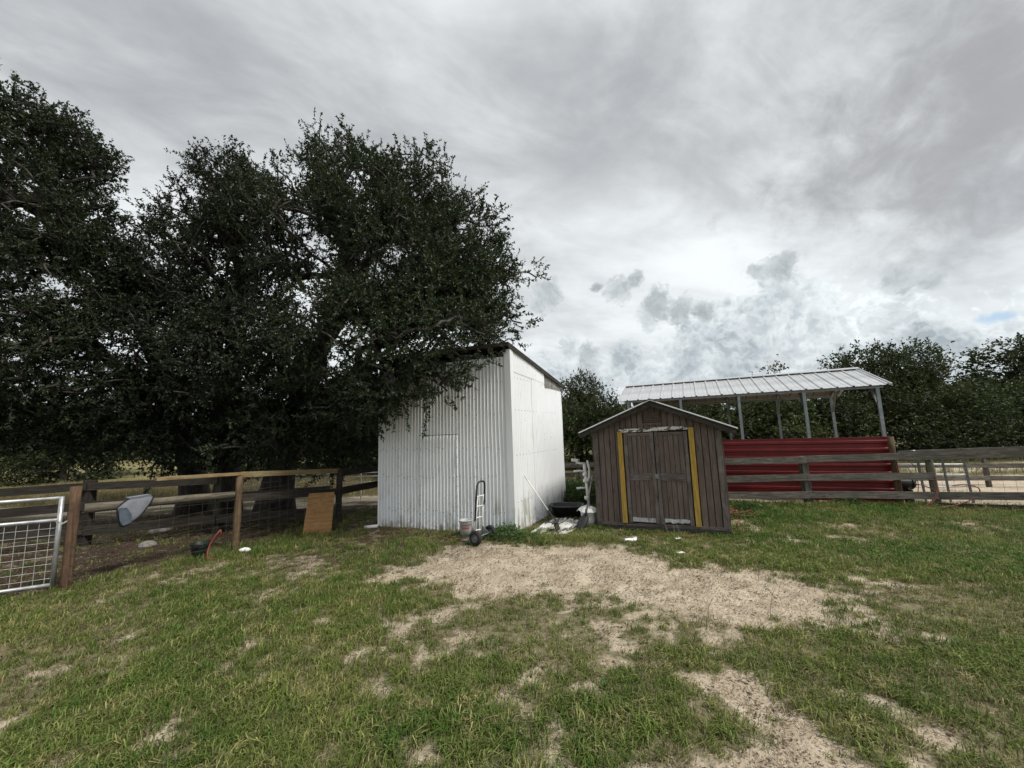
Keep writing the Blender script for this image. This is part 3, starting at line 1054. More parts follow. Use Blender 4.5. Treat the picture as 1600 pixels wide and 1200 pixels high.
# doors
for (s0, s1) in ((0.545, 1.030), (1.045, 1.545)):
    t = MB()
    t.prism([bp(s0, 0.13, 0.012), bp(s1, 0.13, 0.012), bp(s1, 1.625, 0.012), bp(s0, 1.625, 0.012)], BN * 0.012)
    door = t.build('door', M['skid'], bshed)
    npk = 5
    fw = 0.055
    for k in range(npk):
        w = (s1 - s0 - 2 * fw) / npk
        a, b = s0 + fw + k * w + 0.005, s0 + fw + (k + 1) * w - 0.005
        mb = MB()
        mb.prism([bp(a, 0.15, 0.024), bp(b, 0.15, 0.024), bp(b, 1.60, 0.024), bp(a, 1.60, 0.024)], BN * 0.008)
        mb.build('door_board', M['brown_siding'], door)
    for s in (s0 + fw / 2, s1 - fw / 2):
        board('stile', bp(s, 0.125, 0.038), bp(s, 1.63, 0.038), 0.022, fw, M['brown_trim'], door, up=BU)
    board('rail', bp(s0 + fw + .002, 0.885, 0.037), bp(s1 - fw - .002, 0.885, 0.037), 0.020, 0.118, M['brown_trim'], door)
    board('rail', bp(s0 + fw + .002, 1.60, 0.036), bp(s1 - fw - .002, 1.60, 0.036), 0.020, 0.05, M['brown_trim'], door)
    # bare, peeled foot of the door
    mb = MB()
    nseg = 9
    up_, lo_ = [], []
    for k in range(nseg + 1):
        s = s0 + fw + 0.004 + (s1 - s0 - 2 * fw - 0.008) * k / nseg
        up_.append(bp(s, 0.215 + random.uniform(-0.008, 0.008), 0.0335))
        lo_.append(bp(s, 0.145 + (random.uniform(0, 0.03) if s0 > 1 else 0.0), 0.0335))
    for k in range(nseg):
        mb.prism([lo_[k], lo_[k + 1], up_[k + 1], up_[k]], BN * 0.003)
    kp = mb.build('kick_plate', M['peeled'], door)
mb = MB()
mb.box(bp(1.038, 0.90, 0.055), (0.05, 0.03, 0.07), Matrix.Rotation(math.atan2(BU.y, BU.x), 3, 'Z'))
mb.tube([bp(1.02, 0.905, 0.07), bp(1.075, 0.905, 0.07)], 0.008, 6)
mb.build('latch', M['grey_steel'], bshed)
board('header', bp(0.47, 1.668, 0.032), bp(1.56, 1.690, 0.032), 0.022, 0.055, M['worn_header'], bshed, rough=0.006, seg=10)
# yellow boards screwed beside the doors
for (sa, sb, za, zb_) in ((0.482, 0.474, 1.655, 0.118), (1.610, 1.610, 1.690, 0.122)):
    y = board('jamb_board', bp(sb, zb_, 0.036), bp(sa, za, 0.036), 0.034, 0.078, M['yellow_board'], bshed, up=BU)
    y['label'] = 'yellow timber board nailed beside the doors'
# louvred vent in the gable
mb = MB()
mb.prism([bp(0.885, 1.79, 0.018), bp(1.155, 1.79, 0.018), bp(1.155, 1.955, 0.018), bp(0.885, 1.955, 0.018)], BN * 0.006)
vent = mb.build('vent', M['skid'], bshed)
for k in range(6):
    z = 1.80 + k * 0.027
    mb = MB()
    mb.prism([bp(0.895, z, 0.025), bp(1.145, z, 0.025), bp(1.145, z + 0.017, 0.036), bp(0.895, z + 0.017, 0.036)], BN * 0.004)
    mb.build('louvre', M['brown_siding'], vent)
board('vent_ledge', bp(0.87, 1.765, 0.03), bp(1.17, 1.765, 0.03), 0.02, 0.03, M['brown_siding'], bshed)
# roof
OH, FR = 0.20, 0.17
sl = (AZ - EZ) / (BL / 2)
for sgn in (-1, 1):
    s_e = BL / 2 + sgn * (BL / 2 + OH)
    z_e = EZ - OH * sl
    lo = 0.055
    # sheathing, then a thin white metal skin
    mb = MB()
    a0, a1 = bp(BL / 2, AZ + lo - 0.04, FR - 0.012), bp(s_e, z_e + lo - 0.04, FR - 0.012)
    mb.prism([a0, a1, a1 + Vector((0, 0, 0.026)), a0 + Vector((0, 0, 0.026))], BB * (BD + 2 * FR - 0.024))
    rs_ = mb.build('roof_sheathing', M['dark_board'], bshed)
    mb = MB()
    a0, a1 = bp(BL / 2, AZ + lo - 0.010, FR), bp(s_e + sgn * 0.02, z_e - 0.02 * sl + lo - 0.010, FR)
    mb.prism([a0, a1, a1 + Vector((0, 0, 0.020)), a0 + Vector((0, 0, 0.020))], BB * (BD + 2 * FR))
    mb.build('roof_sheet', M['white_trim'], rs_)
    mb = MB()
    f0, f1 = bp(BL / 2 + sgn * 0.001, AZ + lo - 0.045, FR - 0.002), bp(s_e, z_e + lo - 0.045, FR - 0.002)
    mb.prism([f0, f1, f1 + Vector((0, 0, -0.065)), f0 + Vector((0, 0, -0.065))], BB * 0.02)
    mb.build('rake_board', M['dark_board'], bshed)
    board('eave_return', bp(BL / 2 + sgn * (BL / 2 - 0.03), EZ - 0.035, 0.08), bp(BL / 2 + sgn * (BL / 2 + OH - 0.01), EZ - 0.045 - OH * sl * 0.5, 0.08), 0.15, 0.03, M['brown_trim'], bshed)
mb = MB()
r0 = bp(BL / 2, AZ + 0.062, FR + 0.01)
mb.prism([r0 - BU * 0.11 + Vector((0, 0, -0.045)), r0, r0 + BU * 0.11 + Vector((0, 0, -0.045)), r0 + BU * 0.11 + Vector((0, 0, -0.03)),
          r0 + Vector((0, 0, 0.016)), r0 - BU * 0.11 + Vector((0, 0, -0.03))], BB * (BD + 2 * FR + 0.02))
mb.build('ridge_cap', M['skid'], bshed)
for k in range(3):
    mb = MB()
    mb.box(bp(0.15 + k * 0.85, -0.04, -0.10), (0.40, 0.2, 0.09), Matrix.Rotation(math.atan2(BU.y, BU.x), 3, 'Z'))
    mb.build('block', M['stone'], bshed)

# ================================================================== carport shelter
CO = Vector((7.75, 8.14, 0))
CU = Vector((-1.17, 0.54, 0)).normalized()
CN = Vector((-CU.y, CU.x, 0))
if CN.y < 0:
    CN = -CN
CWID, CLEN, CRZ, CEZ = 3.0, 5.12, 2.94, 2.44
port = thing('carport', 'open metal carport with ribbed white roof and low red wall', 'carport', CO)


def cp(s, t, z):
    return CO + CU * s + CN * t + Vector((0, 0, z))


nb = 4
for k in range(nb + 1):
    s = CLEN * k / nb
    for t in (0.0, CWID):
        sgn = 1 if t == 0 else -1
        mb = MB()
        mb.box(cp(s, t, CEZ / 2 - 0.03), (0.058, 0.058, CEZ), Matrix.Rotation(math.atan2(CU.y, CU.x), 3, 'Z'))
        p = mb.build('post', M['grey_steel'], port)
        board('brace', cp(s, t + sgn * 0.02, CEZ - 0.45), cp(s, t + sgn * 0.42, CEZ + 0.06), 0.04, 0.04, M['dull_steel'], p, warp=0, rough=0)
    for t0, t1, z0, z1 in ((0, CWID / 2, CEZ - 0.02, CRZ - 0.06), (CWID, CWID / 2, CEZ - 0.02, CRZ - 0.06)):
        board('rafter', cp(s, t0, z0), cp(s, t1, z1), 0.055, 0.055, M['grey_steel'], port, warp=0, rough=0)
for t, z in ((0, CEZ - 0.03), (CWID, CEZ - 0.03), (CWID * 0.27, CEZ + 0.20), (CWID * 0.73, CEZ + 0.20)):
    board('beam', cp(-0.1, t, z), cp(CLEN + 0.1, t, z), 0.05, 0.05, M['grey_steel'], port, warp=0, rough=0)
# roof panels, one sheet between two ribs, mesh shared by the copies of one slope
NP = 20
s_lo, s_hi = -0.19, CLEN + 0.23
pw = (s_hi - s_lo) / NP
for slope in (0, 1):
    t_e = -0.13 if slope == 0 else CWID + 0.13
    z_e = CEZ - 0.13 * (CRZ - CEZ) / (CWID / 2) + 0.035
    z_r = CRZ + 0.035
    first = None
    for k in range(NP):
        s = s_lo + k * pw
        base = Matrix.Translation(cp(s, 0, 0))
        if first is None:
            mb = MB()
            prof = [(0.004, 0), (0.030, 0), (0.045, 0.026), (0.065, 0.026), (0.080, 0), (pw * 0.55, 0), (pw * 0.57, 0.007), (pw * 0.60, 0.007), (pw * 0.62, 0), (pw + 0.003, 0)]
            up_n = Vector((0, 0, 1))
            rows = 4
            vs = []
            for j in range(rows + 1):
                q_ = j / rows
                for a, hgt in prof:
                    vs.append(cp(s + a, t_e + (CWID / 2 - t_e) * q_, z_e + (z_r - z_e) * q_ + hgt))
            m_ = len(prof)
            mb.add(vs, [(j * m_ + i, j * m_ + i + 1, (j + 1) * m_ + i + 1, (j + 1) * m_ + i) for j in range(rows) for i in range(m_ - 1)])
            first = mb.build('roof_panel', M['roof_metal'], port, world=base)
            sol = first.modifiers.new('gauge', 'SOLIDIFY')
            sol.thickness = 0.003
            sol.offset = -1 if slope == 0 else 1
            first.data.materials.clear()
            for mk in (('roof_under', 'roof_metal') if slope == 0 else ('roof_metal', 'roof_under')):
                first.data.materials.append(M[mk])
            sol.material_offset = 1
        else:
            o = first.copy()
            place(o, port, base)
mb = MB()
a = cp(s_lo - 0.01, CWID / 2, CRZ + 0.075)
mb.prism([a - CN * 0.14 + Vector((0, 0, -0.045)), a, a + CN * 0.14 + Vector((0, 0, -0.045)), a + CN * 0.14 + Vector((0, 0, -0.035)),
          a + Vector((0, 0, 0.012)), a - CN * 0.14 + Vector((0, 0, -0.035))], CU * (s_hi - s_lo + 0.02))
mb.build('ridge_cap', M['roof_metal'], port)
for s in (s_lo - 0.012, s_hi + 0.012):
    for t_e in (-0.13, CWID + 0.13):
        board('rake_trim', cp(s, t_e, z_e + 0.0), cp(s, CWID / 2, z_r + 0.0), 0.02, 0.06, M['roof_metal'], port, warp=0, rough=0)
# red ribbed wall sheets, laid with their ribs level
prof = []
z = 0.0
zedges = [0.02, 0.36, 0.69, 1.02, 1.34]
for i in range(4):
    z0, z1 = zedges[i], zedges[i + 1]
    mb = MB()
    pr = [(0, 0)]
    for k in range(2):
        c_ = (k + 0.5) * (z1 - z0) / 2
        pr += [(c_ - 0.040, 0), (c_ - 0.022, 0.020), (c_ + 0.022, 0.020), (c_ + 0.040, 0)]
    pr += [(z1 - z0 + 0.012, 0.0)]
    vs = []
    NL = 8
    for j in range(NL + 1):
        s = -0.03 + (3.75) * j / NL
        for dz_, h in pr:
            vs.append(cp(s, -0.05 - h - 0.002 * (i % 2) + 0.004 * math.sin(s * 3 + i), z0 + dz_ + 0.003 * math.sin(s * 2.1 + i)))
    m_ = len(pr)
    mb.add(vs, [(j * m_ + q_, j * m_ + q_ + 1, (j + 1) * m_ + q_ + 1, (j + 1) * m_ + q_) for j in range(NL) for q_ in range(m_ - 1)])
    o = mb.build('wall_sheet', M['red_metal'], port)
    sol = o.modifiers.new('gauge', 'SOLIDIFY')
    sol.thickness = 0.003
board('cap_rail', cp(-0.04, -0.045, 1.352), cp(3.74, -0.045, 1.352), 0.03, 0.018, M['red_metal'], port, warp=0, rough=0)

# ================================================================== wire fence beside the oaks
P1, P2, P3, P4 = [Vector((x, y, 0)) for x, y in FENCE_A]
wf = thing('wire_fence', 'wire mesh fence on round posts with a plank along its top, under the oaks', 'fence', P2)
log('post', P1 + Vector((0, 0, -0.1)), P1 + Vector((0.0, 0, 1.215)), 0.054, 0.052, M['gate_post'], wf)['label'] = 'thick reddish gate post'
log('post', P2 + Vector((0, 0, -0.1)), P2 + Vector((0.02, 0, 1.15)), 0.052, 0.050, M['tan_post'], wf)
log('post', P3 + Vector((0, 0, -0.1)), P3 + Vector((0.01, 0, 1.07)), 0.062, 0.06, M['dark_board'], wf)
fd = (P2 - P1).normalized()
fnv = Vector((fd.y, -fd.x, 0))
log('pole_rail', P1 + Vector((0, 0, 0.935)) + fd * 0.08, P2 + Vector((0, 0, 0.865)) - fd * 0.05, 0.058, 0.052, M['pole'], wf)
board('plank', P1.lerp(P2, 0.42) + Vector((0, 0, 1.215)), P2 + fd * 0.02 + Vector((0, 0, 1.185)), 0.12, 0.045, M['plank'], wf)
fd2 = (P3 - P2).normalized()
board('plank', P2 + fd2 * 0.03 + Vector((0, 0, 1.165)), P3 + Vector((0, 0, 1.045)), 0.04, 0.085, M['plank'], wf)
board('rail', P2 + fd2 * 0.05 + Vector((0, 0, 0.80)), P3 - fd2 * 0.05 + Vector((0, 0, 0.64)), 0.04, 0.12, M['dark_board'], wf)
board('rail', P3 + (P4 - P3) * 0.03 + Vector((0, 0, 0.64)), P4 + Vector((0, 0, 0.63)), 0.04, 0.14, M['dark_board'], wf)
board('rail', P3 + (P4 - P3) * 0.03 + Vector((0, 0, 1.0)), P4 + Vector((0, 0, 0.98)), 0.04, 0.13, M['dark_board'], wf)
mb = MB()
for a, b, h0, h1 in ((P1, P2, 0.90, 0.86), (P2, P3, 1.10, 1.0)):
    L = (b - a).length
    d = (b - a) / L
    nn = Vector((d.y, -d.x, 0)) * 0.075
    nv = int(L / 0.155)
    for k in range(1, nv):
        t = k / nv
        p = a + d * L * t + nn
        w = 0.012 * math.sin(k * 1.9)
        mb.tube([p + Vector((0, 0, 0.0)), p + d * w + Vector((0, 0, 0.5)), p + Vector((0, 0, h0 + (h1 - h0) * t))], 0.0022, 3, False)
    for z in (0.03, 0.12, 0.21, 0.31, 0.42, 0.54, 0.67, 0.80, 0.90, 1.0):
        if z > h1 + 0.05:
            continue
        pts = [a + d * L * t + nn + Vector((0, 0, z + 0.012 * math.sin(t * 9 + z * 20))) for t in np.linspace(0, 1, 9)]
        mb.tube(pts, 0.0022, 3, False)
mb.build('wire_mesh', M['wire'], wf)['kind'] = 'stuff'

# dark board fence behind it
f2p = [Vector((-11.6, 5.1, 0)), Vector((-9.55, 5.95, 0)), Vector((-7.50, 6.92, 0)), Vector((-5.64, 7.5, 0)), Vector((-3.72, 7.98, 0))]
bf = thing('board_fence', 'dark board fence in the shade behind the wire fence', 'fence', f2p[2])
for i, p in enumerate(f2p[:-1]):
    board('post', p + Vector((0, 0, -0.1)), p + Vector((0, 0, 1.10)), 0.13, 0.13, M['dark_board'], bf)
for i in range(4):
    a, b = f2p[i], f2p[i + 1]
    d = (b - a).normalized()
    nn = Vector((d.y, -d.x, 0)) * 0.085
    for z, hh in ((1.0, 0.13), (0.68, 0.14), (0.27, 0.15)):
        if i == 3 and z > 0.9:
            continue
        board('rail', a + d * 0.01 + nn + Vector((0, 0, z)), b - d * 0.01 + nn + Vector((0, 0, z)), 0.035, hh, M['dark_board'], bf, warp=0.012)

# galvanised gate at the left edge
G0, G1 = Vector((-5.585, 4.845, 0)), Vector((-7.75, 3.79, 0))
gate = thing('wire_gate', 'galvanised tube gate filled with square wire mesh, chained to the thick post', 'gate', G0)
mb = MB()
zt = Vector((0, 0, 1))
mb.tube([G0 + zt * 0.04, G0 + zt * 1.10], 0.024, 10)
mb.tube([G1 + zt * 0.04, G1 + zt * 1.10], 0.024, 10)
mb.build('stile', M['galv'], gate, True)
for z in (0.075, 0.825, 1.085):
    mb = MB()
    mb.tube([G0 + zt * z, G1 + zt * z], 0.021, 10)
    mb.build('rail', M['galv'], gate, True)
mb = MB()
gd = (G1 - G0).normalized()
gl = (G1 - G0).length
k = 0.075
while k < gl:
    mb.tube([G0 + gd * k + zt * 0.06, G0 + gd * k + zt * 0.84], 0.0028, 4, False)
    k += 0.095
for z in np.arange(0.15, 0.81, 0.083):
    mb.tube([G0 + zt * z, G1 + zt * z], 0.0028, 4, False)
mb.build('wire_mesh', M['wire_bright'], gate)['kind'] = 'stuff'
mb = MB()
for k in range(14):                           # chain links round the post
    t = k / 13
    p = G0.lerp(P1 + Vector((0.05, -0.085, 0)), t) + Vector((0, -0.03, 0.82 - 0.03 * math.sin(t * math.pi)))
    mb.tube([p + Vector((0.012 * math.cos(q_), 0.008 * math.sin(q_) * (k % 2), 0.009 * math.sin(q_))) for q_ in np.linspace(0, 6.28, 7)], 0.003, 4, False)
mb.build('chain', M['galv'], gate)

# ================================================================== grey rail fence on the east side
R0, R1, R2, R3 = Vector((3.75, 8.62, 0)), Vector((6.12, 8.30, 0)), Vector((8.16, 7.72, 0)), Vector((10.6, 6.62, 0))
rf = thing('rail_fence', 'grey weathered board fence running in front of the red carport wall', 'fence', R1)
board('post', R1 + Vector((0, 0.0, -0.1)), R1 + Vector((-0.02, 0, 1.0)), 0.12, 0.13, M['grey_board'], rf)
log('post', R2 + Vector((0.02, 0, -0.1)), R2 + Vector((-0.02, 0.0, 1.06)), 0.066, 0.060, M['mossy_post'], rf)
board('post', R3 + Vector((0, 0, -0.1)), R3 + Vector((0, 0, 1.16)), 0.12, 0.13, M['grey_board'], rf)
board('post', R0 + Vector((0, 0, -0.1)), R0 + Vector((0, 0, 0.98)), 0.12, 0.13, M['grey_board'], rf)
TP = Vector((7.69, 7.955, 0))
log('post', TP + Vector((0, 0, -0.1)), TP + Vector((0.0, 0, 1.36)), 0.054, 0.052, M['tan_post'], rf)['label'] = 'tall round post beside the carport'
off = lambda a, b: Vector(((b - a).normalized().y, -(b - a).normalized().x, 0)) * 0.085
for a, b, hs in ((R0, R1, ((0.945, 0.94), (0.565, 0.57), (0.21, 0.215))), (R1, R2, ((0.955, 0.985), (0.575, 0.585), (0.215, 0.22)))):
    o = off(a, b)
    d = (b - a).normalized()
    for z0, z1 in hs:
        board('rail', a + o + d * 0.003 + Vector((0, 0, z0)), b + o - d * 0.003 + Vector((0, 0, z1)), 0.035, 0.135, M['grey_board'], rf, warp=0.012, seg=7)
o = off(R2, R3)
d = (R3 - R2).normalized()
board('rail', R2 - d * 0.5 + o * 1.45 + Vector((0, 0, 0.985)), R3 + o * 1.45 + Vector((0, 0, 1.09)), 0.045, 0.19, M['grey_board'], rf, warp=0.012, seg=9)
board('rail', R2 + d * 0.003 + o + Vector((0, 0, 0.215)), R3 + o + Vector((0, 0, 0.29)), 0.035, 0.14, M['grey_board'], rf, warp=0.012, seg=9)
board('rail', R2 + d * 0.003 + o + Vector((0, 0, 0.02)), R3 + o + Vector((0, 0, 0.05)), 0.05, 0.13, M['dark_board'], rf, warp=0.012, seg=9)
mb = MB()
for k in range(1, 16):
    p = R2.lerp(R3, k / 16) - o
    mb.tube([p + Vector((0, 0, 0.0)), p + Vector((0, 0, 0.9))], 0.002, 3, False)
for z in (0.1, 0.25, 0.42, 0.6, 0.8):
    mb.tube([R2 - o + Vector((0, 0, z)), R3 - o + Vector((0, 0, z + 0.03))], 0.002, 3, False)
mb.build('wire_mesh', M['wire'], rf)['kind'] = 'stuff'

# fences farther off
def far_fence(label, pts, zs, hh, mat, ph):
    t = thing('rail_fence', label, 'fence', pts[0])
    for p in pts:
        board('post', p + Vector((0, 0, -0.1)), p + Vector((0, 0, ph)), 0.075, 0.075, mat, t)
    for a, b in zip(pts[:-1], pts[1:]):
        o = off(a, b)
        d = (b - a).normalized()
        for z in zs:
            board('rail', a + o + d * .003 + Vector((0, 0, z)), b + o - d * .003 + Vector((0, 0, z)), 0.03, hh, mat, t, warp=0.012)
    return t


far_fence('grey board fence seen through the gap between the two sheds', [Vector((-0.2, 11.2, 0)), Vector((1.75, 10.75, 0)), Vector((3.7, 10.4, 0))], (0.76, 0.50, 0.22), 0.13, M['grey_board'], 0.92)
far_fence('low grey rail fence across the sandy paddock', [Vector((8.9, 10.4, 0)), Vector((11.6, 9.7, 0)), Vector((14.3, 9.0, 0)), Vector((17.0, 8.3, 0))], (0.52, 0.22), 0.11, M['grey_board'], 0.66)
pf = thing('pipe_fence', 'low white pipe fence in the pasture left of the white shed', 'fence', (-5, 11, 0))
for x in np.linspace(-7.9, -3.4, 6):
    mb = MB()
    mb.tube([(x, 11.0 + (x + 3.4) * 0.05, -0.05), (x, 11.0 + (x + 3.4) * 0.05, 0.74)], 0.018, 6)
    mb.build('post', M['white_pipe'], pf)
for z in (0.46, 0.62, 0.72):
    mb = MB()
    mb.tube([(-7.9, 10.775, z), (-3.4, 11.0, z)], 0.016, 6)
    mb.build('rail', M['white_pipe'], pf)

# ================================================================== trees
def blade_mesh(P, Dv, Nv, L, Wd, shade, fold=0.25):
    """One folded leaf (two triangles) at each P pointing along Dv, facing Nv."""
    Dv = Dv / (np.linalg.norm(Dv, axis=1, keepdims=True) + 1e-9)
    S = np.cross(Dv, Nv)
    S /= (np.linalg.norm(S, axis=1, keepdims=True) + 1e-9)
    U = np.cross(S, Dv)
    L, Wd = L[:, None], Wd[:, None]
    v0 = P
    v1 = P + Dv * L * 0.45 + S * Wd * 0.5 + U * Wd * fold
    v2 = P + Dv * L
    v3 = P + Dv * L * 0.45 - S * Wd * 0.5 + U * Wd * fold
    V = np.stack([v0, v1, v2, v3], 1).reshape(-1, 3)
    n = len(P)
    b = np.arange(n) * 4
    F = np.concatenate([np.stack([b, b + 1, b + 2], 1), np.stack([b, b + 2, b + 3], 1)])
    return V, F, np.repeat(shade, 4)


def rand_dir(n, g):
    v = g.normal(size=(n, 3))
    return v / np.linalg.norm(v, axis=1, keepdims=True)


def spray_leaves(nodes, dirs, per, g, spread=0.20, length=0.34, leaf=0.066, lw=0.030):
    """Leaves set along short twigs that leave every node."""
    N = len(nodes)
    tw = 4
    k = per // tw
    P0 = np.repeat(nodes, tw, 0)
    td = np.repeat(dirs, tw, 0) * 0.75 + rand_dir(N * tw, g) * 0.8 + np.array([0, 0, 0.12])
    td /= np.linalg.norm(td, axis=1, keepdims=True)
    tl = g.uniform(0.55, 1.25, N * tw) * length
    P0 = P0 + g.normal(size=P0.shape) * spread * 0.5
    t = g.uniform(0.05, 1.0, (N * tw, k))
    P = P0[:, None, :] + td[:, None, :] * (t * tl[:, None])[..., None]
    P = P.reshape(-1, 3)
    ax = np.repeat(td, k, 0)
    ld = ax * 0.7 + rand_dir(len(P), g) * 0.9
    nv = rand_dir(len(P), g) * 0.7 + np.array([0, 0, 0.75])
    L = g.uniform(0.55, 1.3, len(P)) * leaf
    Wd = L * g.uniform(0.85, 1.15, len(P)) * (lw / leaf)
    sh = np.clip(np.repeat(np.repeat(g.uniform(0, 0.7, N), tw), k) + g.uniform(-0.2, 0.45, len(P)), 0, 1)
    return blade_mesh(P, ld, nv, L, Wd, sh), (P0, P0 + td * tl[:, None])


def skeleton(trunk, pts, k_path=0.30):
    """Connect crown points to the trunk: each joins the node that gives a short, outward run."""
    nodes = [np.array(p, float) for p in trunk]
    par = [-1] + list(range(len(trunk) - 1))
    pl = [0.0]
    for i in range(1, len(trunk)):
        pl.append(pl[-1] + np.linalg.norm(nodes[i] - nodes[i - 1]) * 0.6)
    order = np.argsort(np.min(np.linalg.norm(pts[:, None, :] - np.array(trunk)[None, :, :], axis=2), axis=1))
    A = np.zeros((len(trunk) + len(pts), 3))
    A[:len(trunk)] = np.array(trunk)
    PL = np.zeros(len(A))
    PL[:len(trunk)] = pl
    low_ok = np.array([t[2] for t in trunk])
    n = len(trunk)
    for j in order:
        p = pts[j]
        d = np.linalg.norm(A[:n] - p, axis=1)
        c = d + k_path * PL[:n] + 0.15 * d * d
        c[:len(trunk)][low_ok < 1.2] += 5
        q = int(np.argmin(c))
        A[n] = p
        PL[n] = PL[q] + d[q]
        par.append(q)
        n += 1
    return A, np.array(par)


def branch_mesh(A, par, ntrunk, r_trunk, r_tip, g):
    n = len(A)
    w = np.zeros(n)
    child = np.zeros(n, int)
    for i in range(n - 1, ntrunk - 1, -1):
        if child[i] == 0:
            w[i] = 1.0
        w[par[i]] += w[i] + 0.25
        child[par[i]] += 1
    tot = max(w[:ntrunk].max(), 1.0)
    rad = r_tip + (r_trunk * 0.62 - r_tip) * (w / tot) ** 0.46
    mb = MB()
    tr = [Vector(p) for p in A[:ntrunk]]
    rs = [r_trunk * (1.45 if i == 0 else 1.12 if i == 1 else 1.0 - 0.55 * max(0, i - 1) / max(1, ntrunk - 2)) for i in range(ntrunk)]
    mb.tube(tr, rs, 12)
    for i in range(ntrunk, n):
        p, c = Vector(A[par[i]]), Vector(A[i])
        r1 = rad[i]
        r0 = min(rad[par[i]] if par[i] >= ntrunk else rad[i] * 1.25, rad[i] * 1.6)
        L = (c - p).length
        md = p.lerp(c, 0.5) + Vector(g.normal(size=3)) * 0.05 * L + Vector((0, 0, 0.05 * L))
        sides = 8 if r1 > 0.04 else 5 if r1 > 0.015 else 3
        mb.tube([p, md, c], [r0, (r0 + r1) / 2, r1], sides, False)
    return mb


def in_white_shed(P):
    q = P - np.array(WC)
    u, s = np.array(WU), np.array(WS)
    det = u[0] * s[1] - u[1] * s[0]
    a = (q[:, 0] * s[1] - q[:, 1] * s[0]) / det
    b = (u[0] * q[:, 1] - u[1] * q[:, 0]) / det
    return (a > -0.12) & (a < LF + 0.15) & (b > -0.28) & (b < LS + 0.2) & (P[:, 2] < 3.42 - 0.16 * np.clip(b, 0, 3))


def oak(label, trunks, blobs, n_nodes, per, seed, group):
    g = np.random.default_rng(seed)
    B = np.array(blobs)
    vol = B[:, 3] ** 2.0
    pts, outs = [], []
    cen = (B[:, :3] * vol[:, None]).sum(0) / vol.sum()
    while len(pts) < n_nodes:
        i = g.choice(len(B), p=vol / vol.sum())
        d = rand_dir(1, g)[0]
        rr = g.uniform(0.25, 1.0) ** 0.55
        lump = 0.66 + 0.62 * fbm(np.array([i * 7.3 + 2.2 * d[0] + 1.1 * d[1]]), np.array([2.2 * d[2] - 1.3 * d[1]]), 3, seed + 5)[0]
        p = B[i, :3] + d * rr * B[i, 3] * lump * g.uniform(0.85, 1.06)
        # leave ragged holes through the crown
        hole = fbm(np.array([p[0] * 0.9 + p[1] * 0.35]), np.array([p[2] * 0.9 - p[1] * 0.3]), 3, seed)[0]
        if hole < 0.385 and g.random() < 0.80:
            continue
        if p[2] < 0.75:
            continue
        pts.append(p)
        o = d * 0.9 + (p - cen) / (np.linalg.norm(p - cen) + 1e-6) * 0.4 + np.array([0, 0, 0.25])
        outs.append(o / np.linalg.norm(o))
    P = np.array(pts)
    O = np.array(outs)
    keep = ~in_white_shed(P)
    P, O = P[keep], O[keep]
    t = thing('oak_tree', label, 'tree', (trunks[0][0][0][0], trunks[0][0][0][1], 0), group)
    own = np.argmin(np.stack([np.min(np.linalg.norm(P[:, None] - np.array(tr)[None], axis=2), axis=1) for tr, r in trunks]), axis=0)
    for i, (tr, r) in enumerate(trunks):
        A, par = skeleton(tr, P[own == i])
        branch_mesh(A, par, len(tr), r, 0.006, g).build('trunk', M['bark'], t, True)
    (V, F, sh), (ta, tb) = spray_leaves(P, O, per, g)
    ok = ~in_white_shed(V)
    okf = ok[F].all(1)
    F = F[okf]
    V = V - np.array([trunks[0][0][0][0], trunks[0][0][0][1], 0])
    me = np_mesh('crown', V, F, M['oak_leaf'], {'shade': sh})
    c = bpy.data.objects.new('crown', me)
    place(c, t, mw(t))
    # fine twigs
    sel = g.random(len(ta)) < 0.5
    tw_a, tw_b = ta[sel], tb[sel]
    s = np.cross(tw_b - tw_a, g.normal(size=tw_a.shape))
    s /= (np.linalg.norm(s, axis=1, keepdims=True) + 1e-9)
    s2 = np.cross(tw_b - tw_a, s)
    s2 /= (np.linalg.norm(s2, axis=1, keepdims=True) + 1e-9)
    r_ = 0.0035
    Vt = np.stack([tw_a + s * r_, tw_a - s * r_ * 0.5 + s2 * r_, tw_a - s * r_ * 0.5 - s2 * r_, tw_b], 1).reshape(-1, 3) - np.array([trunks[0][0][0][0], trunks[0][0][0][1], 0])
    b = np.arange(len(tw_a)) * 4
    Ft = np.concatenate([np.stack([b + i0, b + i1, b + 3], 1) for i0, i1 in ((0, 1), (1, 2), (2, 0))])
    tw = bpy.data.objects.new('twigs', np_mesh('twigs', Vt, Ft, M['bark']))
    place(tw, c, mw(t))
    tw['kind'] = 'stuff'
    return t


OA = [(-4.19, 9.5, 8.47, 1.30), (-2.42, 9.0, 7.58, 1.30), (-1.12, 8.5, 5.98, 1.2), (-0.40, 8.2, 4.66, 0.98), (-0.15, 7.9, 3.85, 0.62), (-1.23, 7.5, 4.13, 1.05),
      (-2.88, 8.5, 5.57, 1.78), (-4.97, 9.0, 6.53, 1.70), (-2.09, 6.75, 3.0, 0.85), (-1.2, 6.3, 2.72, 0.42), (-3.3, 7.5, 3.53, 1.41),
      (-4.69, 8.0, 2.43, 1.30), (-3.55, 8.5, 2.03, 0.85), (-0.85, 6.35, 3.05, 0.45), (-4.12, 9.5, 1.61, 0.90), (-1.80, 6.45, 2.30, 0.32), (-1.1, 7.6, 5.0, 0.9), (-3.3, 8.2, 7.0, 1.1),
      (-1.9, 6.45, 3.1, 0.72), (-1.35, 6.4, 3.35, 0.6), (-2.3, 6.6, 2.65, 0.58), (-0.8, 6.3, 3.3, 0.42), (-1.5, 7.0, 4.1, 0.8), (-2.6, 7.0, 3.8, 0.85), (-0.55, 7.2, 3.95, 0.55), (-2.75, 6.9, 2.3, 0.5)]
